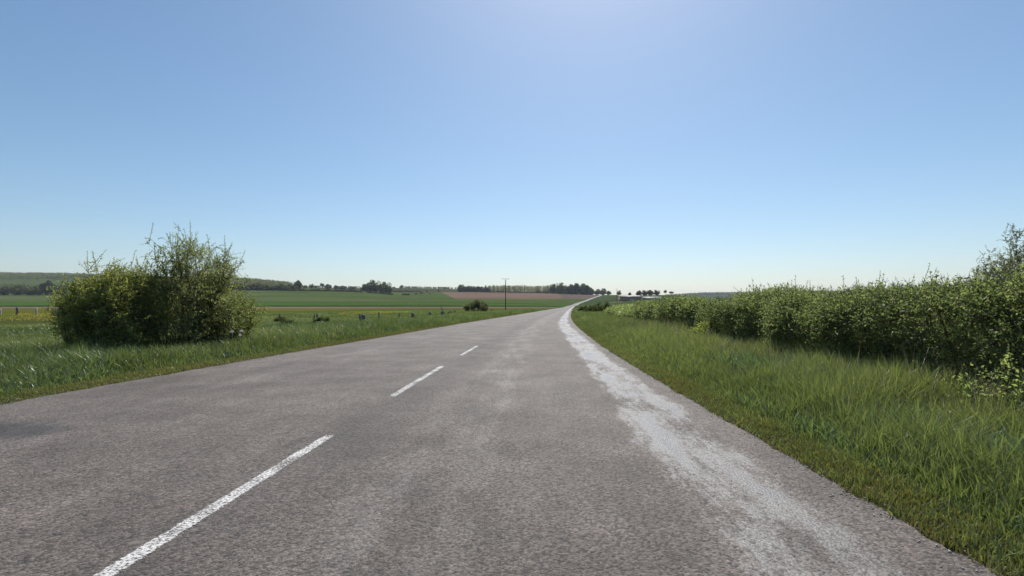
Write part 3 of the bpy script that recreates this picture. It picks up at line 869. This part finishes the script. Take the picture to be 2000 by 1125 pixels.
def at_px(px, Y, dz=-0.03):
    X = ray(px, 597)[0] * Y
    return (X, Y, gz(X, Y) + dz)
shrub('bramble', 'low bright green bramble mound at the hedge foot before the dark hollow', 'bush', (4.95, 12.6, 0.0), (0.62, 0.95), 0.62, 14, M['lime'],
      stems=26, subs=7, twigs=8, per=10, leaf=0.045, shoots=0, foot=0.5, thick=0.008)
shrub('pale_sprig_bush', 'small pale leafy sprig in front of the dark hedge foot at the right edge', 'bush', (4.15, 4.35, 0.0), (0.24, 0.24), 0.62, 15, M['hedge'],
      stems=9, subs=4, twigs=5, per=8, leaf=0.036, shoots=2, shoot_len=(0.1, 0.2), foot=0.3, thick=0.006)
for lab, px, Y, rx, h_, mt, sd in (
        ('small dark shrub in the field edge past the hedge, farthest along the road', 1146, 78, 1.3, 1.15, 'oak', 16),
        ('low dark shrub on the right verge just past the end of the hedge', 1163, 62, 1.5, 1.0, 'oak', 17),
        ('taller dark shrub touching the far end of the hedge', 1181, 60, 1.5, 1.5, 'oak', 18)):
    shrub('verge_shrub', lab, 'bush', at_px(px, Y), (rx, rx), h_, sd, M[mt], stems=26, subs=7, twigs=6, per=10, leaf=0.10, shoots=0, shoot_len=(0.2, 0.5), foot=0.6)
shrub('round_bush', 'rounded grey green bush standing alone beside the fence left of the utility pole', 'bush', at_px(931, 130), (3.0, 2.6), 3.3, 19, M['ash'],
      top=lambda o: 1.0 - 0.45 * abs(o), stems=64, subs=8, twigs=6, per=7, leaf=0.19, twig_len=(0.3, 0.8), shoots=50, shoot_len=(0.5, 1.0), foot=0.7, thick=0.05)
for lab, px, Y, rx, h_, sd in (
        ('dark bramble tuft at the foot of the leftmost thin fence post', 549, 45, 0.55, 0.42, 61),
        ('dark bramble tuft in the grass just right of that lone thin post', 561, 37, 0.45, 0.35, 62),
        ('wide dark bramble tuft right of the paired thin posts', 634, 43, 0.75, 0.45, 63)):
    shrub('bramble_tuft', lab, 'bush', at_px(px, Y), (rx, rx), h_, sd, M['oak'], stems=16, subs=5, twigs=5, per=7, leaf=0.08, shoots=0, foot=0.6, thick=0.008,
          group='bramble tufts along the fence')

# ------------------------------------------------------------------ trees
def tree_proto(name, label, cat, loc, seed, h, rx, crown_lo, leafmat, blobs=14, quads=900, qs=0.75, trunk_r=0.3, shape='round', group=None):
    g = np.random.default_rng(seed)
    t = thing(name, label, cat, loc, group)
    fo, tr = MB(), MB()
    cz, ch = h * (crown_lo + 1) / 2, h * (1 - crown_lo) / 2
    C = []
    for k in range(blobs):
        if shape == 'column':
            u = (k + 0.5) / blobs
            w = (0.35 + 0.75 * sin(pi * min(1, u * 0.9 + 0.12)))
            a = g.uniform(0, 2 * pi)
            C.append((np.array([cos(a) * rx * 0.4 * w, sin(a) * rx * 0.4 * w, h * crown_lo + u * 2 * ch * 0.92]), rx * 0.6 * w))
        else:
            v = norm(g.normal(0, 1, 3)); q = g.uniform(0.35, 0.72)
            r_ = g.uniform(0.3, 0.52)
            C.append((np.array([v[0] * rx * q, v[1] * rx * q, cz + v[2] * ch * q * (1.0 if v[2] > 0 else 0.8)]), r_ * min(rx, ch * 1.1)))
    per = quads // blobs
    for c, r_ in C:
        v = norm(g.normal(0, 1, (per, 3)))
        p = c + v * (r_ * g.uniform(0.55, 1.08, per) ** 0.5)[:, None] * np.array([1, 1, 0.85])
        nn = norm(v + g.normal(0, 0.6, (per, 3))); a = norm(np.cross(nn, g.normal(0, 1, (per, 3)))); b_ = np.cross(nn, a)
        s = qs * g.uniform(0.5, 1.2, (per, 1)) * 0.5
        V = np.stack([p - a * s, p - b_ * s * 0.7, p + a * s * 1.1, p + b_ * s * 0.7], 1)
        tt = np.clip(g.normal(0.45, 0.22, per) + g.normal(0, 0.1), 0, 1)
        fo.add(V.reshape(-1, 3), np.arange(per * 4).reshape(-1, 4), np.repeat(tt, 4))
    top = np.array([0, 0, cz + ch * 0.3])
    pts = np.linspace(0, 1, 7)[:, None] * top; pts[1:-1, :2] += g.normal(0, 0.02 * h, (5, 2)); pts[0, 2] = -0.4
    tr.tube(pts, np.linspace(trunk_r, trunk_r * 0.3, 7), 7)
    for c, r_ in C:
        i = g.integers(2, 5)
        m_ = (pts[i] + c) / 2 + np.array([0, 0, -0.02 * h])
        tr.tube([pts[i], m_, c], [trunk_r * 0.4, trunk_r * 0.25, trunk_r * 0.1], 5, cap=False)
    tr.build('trunk', M['bark'], t)
    fo.build('crown', leafmat, t)
    A = np.concatenate(fo.V)
    t['h'], t['r'] = float(np.percentile(A[:, 2], 99.5)), float(np.percentile(np.abs(A[:, :2]), 98))
    return t

def put(src, used, label, px, top, width, Y, group=None, base_dz=-0.3, rz=None):
    """stand a tree of that kind on the ground at depth Y so that it is `width` px wide and reaches `top`"""
    X, Y, Z = ground_point(px, Y)
    h = zat(top, Y) - Z
    dz = 0.3 if src['h'] == lone['h'] else 0.16 * h
    Z -= dz; h += dz
    s = h / src['h']; w = width / 1000 * Y / (2 * src['r'])
    rz = float(rng.uniform(0, 6.28)) if rz is None else rz
    if not used:
        src.location, src.scale, src.rotation_euler = (X, Y, Z), (w, w, s), (0, 0, rz)
        src['label'] = label
        if group: src['group'] = group
        used.append(1)
        return src
    o = copy_tree(src, (X, Y, Z), (w, w, s), rz, label)
    if group: o['group'] = group
    elif 'group' in o: del o['group']
    return o

oak = tree_proto('round_tree', '', 'tree', (0, 0, 0), 71, 12, 5.5, -0.05, M['oak'], 26, 2200, 1.1, 0.35)
oak_b = tree_proto('round_tree', '', 'tree', (0, 0, 0), 72, 12, 6.0, -0.08, M['dark'], 26, 2200, 1.2, 0.35)
lone = tree_proto('lone_tree', '', 'tree', (0, 0, 0), 73, 9, 4.0, 0.28, M['dark'], 16, 1300, 0.8, 0.3)
pop = tree_proto('poplar', '', 'tree', (0, 0, 0), 74, 18, 3.6, 0.10, M['poplar'], 12, 460, 1.0, 0.22, 'column')
bush = tree_proto('hedgerow_bush', '', 'bush', (0, 0, 0), 75, 3, 2.2, 0.0, M['dark'], 9, 500, 0.5, 0.1)
uo, ub, ul, up, uh = [], [], [], [], []

RG = 'trees along the left ridge'
for lab, k, px, top, w, Y in (
        ('big dark tree at the right end of the left wood', 'b', 580, 548, 17, 1000),
        ('small rounded tree just right of the big dark tree ending the left wood', 'o', 595, 557, 9, 1400),
        ('thin pale tree on the ridge between two low round ones', 'o', 608, 554.5, 8, 1400),
        ('tiny dark tree on the ridge left of the mushroom shaped tree', 'b', 617, 558, 5, 1400),
        ('mushroom shaped dark tree on bare trunk on the left ridge', 'l', 628, 553, 8, 1400),
        ('wide flat topped tree right of the mushroom shaped tree', 'b', 640, 555, 13, 1400),
        ('low round tree on the ridge, first right of the flat topped tree', 'b', 656, 557, 8, 1400),
        ('long low tree on the ridge midway to the big dark clump', 'b', 669, 558, 15, 1400),
        ('low shrubby tree on the ridge nearest left of the big clump', 'b', 687, 559.5, 14, 1400),
        ('leftmost broad tree of the big dark clump in the fields', 'b', 718, 552.5, 22, 1060),
        ('tallest domed tree of the big dark clump in the fields', 'o', 731, 547.5, 20, 1070),
        ('lower tree between the two domes of the big clump', 'b', 744, 555, 15, 1050),
        ('right hand domed tree of the big dark clump', 'o', 754, 551, 18, 1070),
        ('small bushy tree at the right foot of the big dark clump', 'b', 761, 559.5, 10, 1050),
        ('small low tree just right of the big clump on the ridge', 'b', 769, 560, 6, 1700),
        ('small round lone tree on the ridge right of the big clump', 'o', 784, 557, 8, 1700),
        ('dark tree standing at the left end of the ridge wood', 'o', 902, 556, 16, 1340),
        ('tall domed tree standing out of the ridge wood near its right part', 'o', 1094, 552.5, 15, 1330),
        ('pale tree left of the tall domed tree in the ridge wood', 'o', 1079, 555, 15, 1335),
        ('shorter tree between the tall domed tree and the dark ridge wood', 'o', 1105, 557.5, 13, 1330),
        ('leftmost tree of the dark round wood above the road end', 'b', 1116, 556, 20, 1330),
        ('tallest tree in the dark round wood above the road end', 'b', 1127, 554, 23, 1330),
        ('middle tree of the dark round wood above the road end', 'b', 1138, 554.5, 22, 1330),
        ('right tree of the dark round wood above the road end', 'b', 1148, 557.5, 19, 1330),
        ('lowest rightmost tree of the dark round wood above the road end', 'b', 1155, 562, 14, 1335),
        ('left tree of the low group where the road meets the skyline', 'o', 1167, 565, 12, 1460),
        ('right tree of the low group where the road meets the skyline', 'o', 1178, 563.5, 13, 1460),
        ('small round tree right of the far road top', 'b', 1189, 568, 9, 1400),
        ('low pale tree just behind the second utility pole', 'o', 1209, 567.5, 9, 1380),
        ('small dark tree directly above the pale shed roof', 'b', 1230, 571, 6, 1000),
        ('dark rounded tree at the left end of the group behind the shed', 'b', 1248, 567.5, 11, 960),
        ('brownish tree second from left in the group behind the shed', 'o', 1260, 567, 12, 960),
        ('middle dark tree of the group behind the shed', 'b', 1271, 566.5, 13, 960),
        ('right end tree of the group behind the shed', 'o', 1283, 566.5, 11, 940),
        ('taller of the two lone trees on the bare skyline right of the shed', 'l', 1300, 566.5, 6, 920),
        ('wider shorter of the two lone trees on the bare skyline', 'l', 1311, 569, 9, 920),
        ('dark tall tree before the forest hill, left of the thicket', 'b', 94, 549, 24, 930),
        ('rounded green tree at the forest foot, second left of the tall dark one', 'o', 33, 557, 22, 930),
        ('dark tree at the forest foot at the left picture edge', 'b', 8, 560, 22, 935),
        ('broad tree in the forest foot row left of the tall dark tree', 'o', 56, 562, 20, 925),
        ('tree close left of the tall dark tree at the forest foot', 'o', 74, 559, 18, 930),
        ('tree at the forest foot half hidden by the left thicket', 'b', 118, 558, 20, 925)):
    src, used = {'o': (oak, uo), 'b': (oak_b, ub), 'l': (lone, ul)}[k]
    put(src, used, lab, px, top, w, Y)

# pale plantation on the ridge: two rows of slim poplars
g = np.random.default_rng(8)
PL = 'slim pale green poplar in the plantation on the ridge above the brown field'
PG = 'poplars of the ridge plantation'
for px in np.arange(950, 1092, 2.6):
    for row in range(2):
        x = px + g.normal(0, 0.7) + row * 1.3
        top = np.interp(x, [950, 1024, 1040, 1072, 1092], [557.5, 557.5, 559, 557.5, 557]) + g.normal(0, 0.6)
        put(pop, up, PL, x, top, g.uniform(4.2, 6.0), 1345 + row * 14 + g.normal(0, 3), PG)
# darker low trees along the foot and left end of that wood
FL = 'low dark tree along the foot of the ridge wood above the brown field'
FG = 'low trees at the foot of the ridge wood'
for px in np.concatenate([np.arange(897, 952, 4.2), np.arange(954, 1112, 6.5)]):
    top = np.interp(px, [897, 915, 950, 960, 1030, 1110], [559, 558.5, 559.5, 568, 568.5, 567.5]) + g.normal(0, 0.7)
    put(oak_b if g.uniform() < 0.6 else oak, ub if ub else ub, FL, px, top, g.uniform(7, 10), 1325 + g.normal(0, 4), FG)
# dark woodland edge right of the thicket on the left
EL = 'dark edge tree at the foot of the left wood above the green field'
EG = 'edge trees of the left wood'
for px in np.arange(440, 580, 7.0):
    top = np.interp(px, [440, 480, 520, 570], [553, 553, 556, 556]) + g.normal(0, 1.5)
    put(oak_b if g.uniform() < 0.6 else oak, ub, EL, px, top, g.uniform(11, 17), 960 + g.normal(0, 12), EG)
# field hedgerows
def hedgerow(x0, y0, x1, y1, Y0, Y1, n, h_px, lab, grp):
    for k in range(n):
        f = (k + g.uniform(0.2, 0.8)) / n
        px = x0 + (x1 - x0) * f; Y = Y0 + (Y1 - Y0) * f
        X, Y, Z = ground_point(px, Y)
        top = 597 - 1000 * (Z - CAM_H) / Y - h_px * g.uniform(0.7, 1.3)
        put(bush, uh, lab, px, top, (x1 - x0) / n * g.uniform(1.1, 1.8) + 1.2, Y, grp)
hedgerow(563, 0, 708, 0, 920, 1010, 34, 4.2, 'dark bush in the long hedgerow between the upper green fields on the left', 'bushes of the long hedgerow')
hedgerow(716, 0, 766, 0, 960, 850, 15, 3.4, 'dark bush in the slanting hedgerow below the big tree clump', 'bushes of the slanting hedgerow')
hedgerow(786, 0, 800, 0, 870, 880, 5, 3.4, 'dark bush in the short hedge scrap right of the slanting hedgerow', 'bushes of the short hedge scrap')
hedgerow(768, 0, 822, 0, 1180, 1250, 14, 2.6, 'dark scrub bush on the hillside right of the big tree clump', 'scrub bushes on the hillside')
for lab, px, Y, hp, w in (('lone dark bush in the field right of the short hedge scrap', 813, 960, 3.6, 6),
                          ('slightly larger lone bush, upper of the two in the green field', 823, 1030, 3.8, 7),
                          ('tiny dark bush on the slope left of the brown field corner', 839, 1010, 2.6, 3),
                          ('tiny dark tree on the slope above the brown field corner', 857, 1300, 3.2, 4),
                          ('tiny dark bush high on the scrubby slope', 834, 1240, 2.6, 4)):
    X, Y, Z = ground_point(px, Y)
    put(bush, uh, lab, px, 597 - 1000 * (Z - CAM_H) / Y - hp, w, Y)

# far woods that read as one mass: crowns merged into one object each
def forest(name, n, xr, Yr, h, seed, leafmat, keep=None, qs=3.0, per=46):
    g = np.random.default_rng(seed)
    px = g.uniform(*xr, n); Y = np.sqrt(g.uniform(Yr[0] ** 2, Yr[1] ** 2, n))
    if keep is not None:
        k = keep(px, Y); px, Y = px[k], Y[k]
    X = (px - 1000) / 1000 * Y
    Z = terrain(X, Y)
    n = len(X)
    H = h * g.uniform(0.7, 1.15, n) * (0.8 + 0.4 * vnoise(X * 0.01, Y * 0.01, seed=seed))
    R = H * g.uniform(0.3, 0.45, n)
    v = norm(g.normal(0, 1, (n, per, 3))); v[..., 2] *= 1.05
    p = np.stack([X, Y, Z + H * 0.45], -1)[:, None] + v * np.stack([R, R, H * 0.45], -1)[:, None] * g.uniform(0.75, 1.05, (n, per, 1))
    nn = norm(v + g.normal(0, 0.45, v.shape)); a = norm(np.cross(nn, g.normal(0, 1, v.shape))); b_ = np.cross(nn, a)
    s = qs * g.uniform(0.5, 1.2, (n, per, 1)) * 0.5
    V = np.stack([p - a * s, p - b_ * s * 0.8, p + a * s, p + b_ * s * 0.8], 2).reshape(-1, 3)
    tt = np.clip(np.repeat(np.clip(g.normal(0.45, 0.25, n), 0, 1), per) + g.normal(0, 0.08, n * per), 0, 1)
    return tag(build(name, V, np.arange(len(V)).reshape(-1, 4), leafmat, tint=np.repeat(tt, 4)), kind='stuff')
forest('forest', 5200, (-420, 585), (1750, 2680), 17, 81, M['oak'], lambda p, Y: p < 500 + (2600 - Y) * 0.05 + 20)
forest('forest', 1300, (420, 575), (985, 1700), 15, 82, M['ash'], lambda p, Y: (p < 575 - (Y - 985) * 0.03) & (p > 420), 2.4)
forest('forest', 500, (-420, 300), (1180, 1330), 12, 83, M['oak'], None, 2.6)
forest('forest', 7000, (1300, 2300), (3600, 4600), 16, 84, M['oak'], None, 8.0, 26)
forest('ridge_copse', 260, (590, 905), (1780, 1850), 7, 85, M['oak'], lambda p, Y: (p < 760) | (p > 790), 2.0)

# the feathery tree rising behind the hedge at the right edge
shrub('feathery_tree', 'feathery grey green tree rising behind the hedge at the right picture edge', 'tree', (29.9, 30, gz(29.9, 30) - 0.1),
      (1.75, 1.7), 5.7, 91, M['ash'], stems=34, subs=10, twigs=8, per=9, leaf=0.085, twig_len=(0.2, 0.55), shoots=30, shoot_len=(0.3, 0.6), foot=0.12, low=0.3, thick=0.05)
t2 = tree_proto('leafy_tree', 'leafy green tree beside the feathery one, mostly cut by the right picture edge', 'tree', (20.3, 20, gz(20.3, 20) - 0.1), 92, 3.0, 1.2, 0.1, M['hedge'], 18, 5000, 0.08, 0.1)

# ------------------------------------------------------------------ fence posts on the left
def post(px, top, Y, w_px, label, matname='post', shape='round', lean=0.0, group='fence posts in the left meadow'):
    X, Y, Z = ground_point(px, Y)
    h = zat(top - 1.2, Y) - Z
    r = max(0.035, w_px / 1000 * Y / 2 * 1.15)
    mb = MB()
    g = np.random.default_rng(int(px * 7))
    k = np.linspace(0, 1, 5)
    pts = np.stack([lean * k * h + g.normal(0, 0.012, 5), g.normal(0, 0.012, 5), -0.25 + k * (h + 0.25)], -1)
    if shape == 'round':
        mb.tube(pts, r * np.array([1.05, 1.0, 0.97, 0.95, 0.85]), 8)
    else:                                                     # stubby split post: rough polygon with a chamfered slanting head
        mb.tube(np.vstack([pts, pts[-1] + [0.02, 0, r * 0.35]]), r * np.array([1.1, 1.02, 1.0, 0.98, 0.95, 0.55]), 6)
    o = mb.build('fence_post', M[matname], None, loc=(X, Y, Z))
    return tag(o, label, 'post', group)
post(1, 604, 84, 3, 'pale post at the left picture edge in the far meadow', 'pale_post')
post(34, 602, 80, 4, 'grey post in scrub, left of two pale posts in the far meadow', 'post', 'stub')
post(71, 603.5, 80, 3, 'left one of two thin pale posts before the thicket', 'pale_post')
post(109, 603.5, 80, 3.5, 'pale post half behind the left thicket edge', 'pale_post')
post(546, 613.5, 45, 3, 'thin dark post with bramble at its foot, nearest the thicket')
post(613, 613, 45, 2.2, 'thinner leaning one of the paired dark posts', 'post', 'round', 0.08)
post(620, 613, 45, 3.2, 'straight thicker one of the paired dark posts')
post(703, 615, 46, 3.6, 'dark narrow post right beside the stubby grey post')
post(710, 616.5, 44, 8, 'broad stubby grey wooden post in the verge', 'post', 'stub')
post(740, 611, 57, 2.2, 'left one of two thin dark posts in the buttercup meadow')
post(780, 612, 57, 2.5, 'right one of two thin dark posts in the buttercup meadow')
post(806.5, 613.3, 60, 6, 'short stubby brown post right of the thin posts', 'post', 'stub')
post(840, 611.5, 76, 5, 'small stubby post left of the leaning stake', 'post', 'stub')
post(864, 609.5, 84, 5.5, 'low stubby post at the foot of the leaning stake', 'post', 'stub')
post(876, 610, 90, 3, 'tiny stub of a post just right of the leaning stake', 'post', 'stub')
post(881, 609.3, 96, 4, 'second tiny post stub right of the leaning stake', 'post', 'stub')
post(888.5, 607, 105, 2.5, 'thin low post close left of the round bush', 'post')
post(960, 604.5, 150, 3, 'small post close right of the round bush', 'post')
X, Y, Z = ground_point(870, 90)
mb = MB()
mb.tube([(0, 0, -0.2), (-0.5, 0.05, 0.72), (-0.98, 0.1, zat(595.5, 90) - Z)], [0.075, 0.07, 0.055], 7)
tag(mb.build('leaning_stake', M['stake'], None, loc=(X, Y, Z)), 'reddish brown wooden stake leaning left over the fence line', 'stake')

# ------------------------------------------------------------------ utility poles
def utility_pole(px, Y, top, label, s=1.0):
    X, Y, Z = ground_point(px, Y)
    h = zat(top, Y) - Z
    t = thing('utility_pole', label, 'utility pole', (X, Y, Z), 'utility poles along the road')
    mb = MB(); mb.tube([(0, 0, -0.5), (0, 0, h * 0.5), (0, 0, h - 0.9)], [0.17, 0.15, 0.12], 10); mb.build('shaft', M['pole'], t)
    w = 1.05
    q = np.linspace(0, 1, 9)
    for sgn in (-1, 1):
        mb = MB()
        a = np.stack([sgn * w * (0.06 + 0.9 * q), 0 * q, h - 1.05 + 0.95 * np.sin(q * pi * 0.62)], -1)
        mb.tube(a, 0.045, 6)
        b_ = np.array([(0, 0, h - 0.95), (sgn * 0.33, 0, h - 0.45), (sgn * 0.30, 0, h - 0.06)])
        arm = mb.build('bracket_arm', M['metal'], t)
        mb = MB()
        e = a[-1]
        mb.tube([e, e + [sgn * 0.04, 0, -0.12], e + [sgn * 0.05, 0, -0.26], e + [sgn * 0.05, 0, -0.36]], [0.05, 0.085, 0.085, 0.04], 8)
        mb.build('insulator', M['glassy'], arm)
    mb = MB(); mb.tube([(0, 0, h - 0.9), (0, 0, h - 0.25)], 0.035, 6); mb.build('top_pin', M['metal'], t)
    mb = MB(); mb.tube([(0, 0, h - 0.25), (0, 0, h - 0.14), (0, 0, h)], [0.05, 0.085, 0.05], 8); mb.build('insulator', M['glassy'], t)
    return t
utility_pole(987.5, 175, 543, 'tall dark utility pole with curved bracket arms beside the round bush')
utility_pole(1205, 480, 563.5, 'small far utility pole standing left of the pale roofed shed')

# ------------------------------------------------------------------ farm shed and the barn beside it
X0, Y0, Z0 = ground_point(1212, 500)
X1 = ground_point(1253, 500)[0]
Wd = X1 - X0; hs = zat(578.5, 500) - Z0
t = thing('farm_shed', 'long brown farm shed with pale roof and white doors', 'shed', (X0, 500, Z0 - 0.1))
mb = MB(); mb.box(0, Wd, 0, 9, -0.6, hs - 0.9); mb.build('wall', M['wall'], t)
mb = MB()
mb.add([(-0.4, -0.6, hs - 0.95), (Wd + 0.4, -0.6, hs - 0.95), (Wd + 0.4, 9.6, hs + 0.75), (-0.4, 9.6, hs + 0.75),
        (-0.4, -0.6, hs - 0.2), (Wd + 0.4, -0.6, hs - 0.2), (Wd + 0.4, 9.6, hs + 1.0), (-0.4, 9.6, hs + 1.0)],
       [(0, 3, 2, 1), (4, 5, 6, 7), (0, 1, 5, 4), (1, 2, 6, 5), (2, 3, 7, 6), (3, 0, 4, 7)])
mb.build('roof', M['roof'], t)
for fx, w_ in ((0.47, 1.1), (0.54, 1.1), (0.62, 0.5), (0.69, 0.5)):
    mb = MB()
    z0 = 0.15 if w_ > 1 else 1.3
    mb.box(fx * Wd, fx * Wd + w_, -0.06, 0.03, z0, 2.5)
    mb.build('door' if w_ > 1 else 'window', M['door'], t)
mb = MB(); mb.box(Wd + 0.05, Wd + 2.6, 1, 7, -0.6, hs - 1.9); mb.build('lean_to', M['wall'], t)
mb = MB(); mb.box(Wd + 0.45, Wd + 2.8, 0.7, 7.3, hs - 1.897, hs - 1.3); mb.build('lean_to_roof', M['roof'], t)
Xb = X1 + 3.2
Xe = ground_point(1294, 515)[0]
t = thing('barn', 'long low grey roofed barn right of the pale roofed shed', 'barn', (Xb, 515, gz(Xb, 515) - 0.2))
Wb = Xe - Xb
mb = MB(); mb.box(0, Wb, 0, 10, -1.5, 1.6); mb.build('wall', M['grey_roof'], t)
mb = MB()
mb.add([(-0.3, -0.5, 1.55), (Wb + 0.3, -0.5, 1.55), (Wb + 0.3, 5, 3.6), (-0.3, 5, 3.6), (Wb + 0.3, 10.5, 1.55), (-0.3, 10.5, 1.55),
        (-0.3, -0.5, 1.7), (Wb + 0.3, -0.5, 1.7), (Wb + 0.3, 5, 3.75), (-0.3, 5, 3.75), (Wb + 0.3, 10.5, 1.7), (-0.3, 10.5, 1.7)],
       [(6, 7, 8, 9), (9, 8, 10, 11), (0, 3, 2, 1), (3, 5, 4, 2), (0, 1, 7, 6), (5, 11, 10, 4), (1, 2, 8, 7), (2, 4, 10, 8), (0, 6, 9, 3), (3, 9, 11, 5)])
mb.build('roof', M['grey_roof'], t)

# ------------------------------------------------------------------ white umbel flowers in the left verge
for lab, px, Y, h_ in (('tallest white flowering umbel in the left verge right of the thicket', 453, 11.4, 0.50),
                       ('small white umbel right of the tallest one in the left verge', 468, 11.2, 0.42),
                       ('white umbel behind the small one in the left verge', 471, 12.0, 0.48)):
    X, Y, Z = ground_point(px, Y)
    t = thing('white_flower', lab, 'flower', (X, Y, Z), 'white umbels in the left verge')
    mb = MB(); mb.tube([(0, 0, -0.02), (0.02, 0, h_ * 0.5), (0.01, 0.02, h_)], [0.006, 0.005, 0.004], 5); mb.build('stalk', M['grass'], t)
    g = np.random.default_rng(int(px))
    nf = 26
    a = g.uniform(0, 2 * pi, nf); r = np.sqrt(g.uniform(0, 1, nf)) * 0.035
    o = petals('flower_head', r * np.cos(a) + 0.01, r * np.sin(a) + 0.02, h_ + 0.02 - r * 0.3 + g.normal(0, 0.012, nf), np.full(nf, 0.013), M['white'], g, 2)
    o.parent = t

# ------------------------------------------------------------------ haze: the air between the road and the far hills
m, nt, out = mat('air')
pv = N(nt, 'ShaderNodeVolumePrincipled')
pv.inputs['Color'].default_value = (0.80, 0.88, 1.0, 1)
pv.inputs['Density'].default_value = 0.00006
pv.inputs['Anisotropy'].default_value = 0.2
L(nt, pv.outputs[0], out.inputs['Volume'])
lo, hi = float(GZ.min()) - 1.0, 260.0
mb = MB(); mb.box(-9200, 9200, -9200, 9200, lo, hi)
hz = mb.build('haze', m)
tag(hz, kind='stuff')
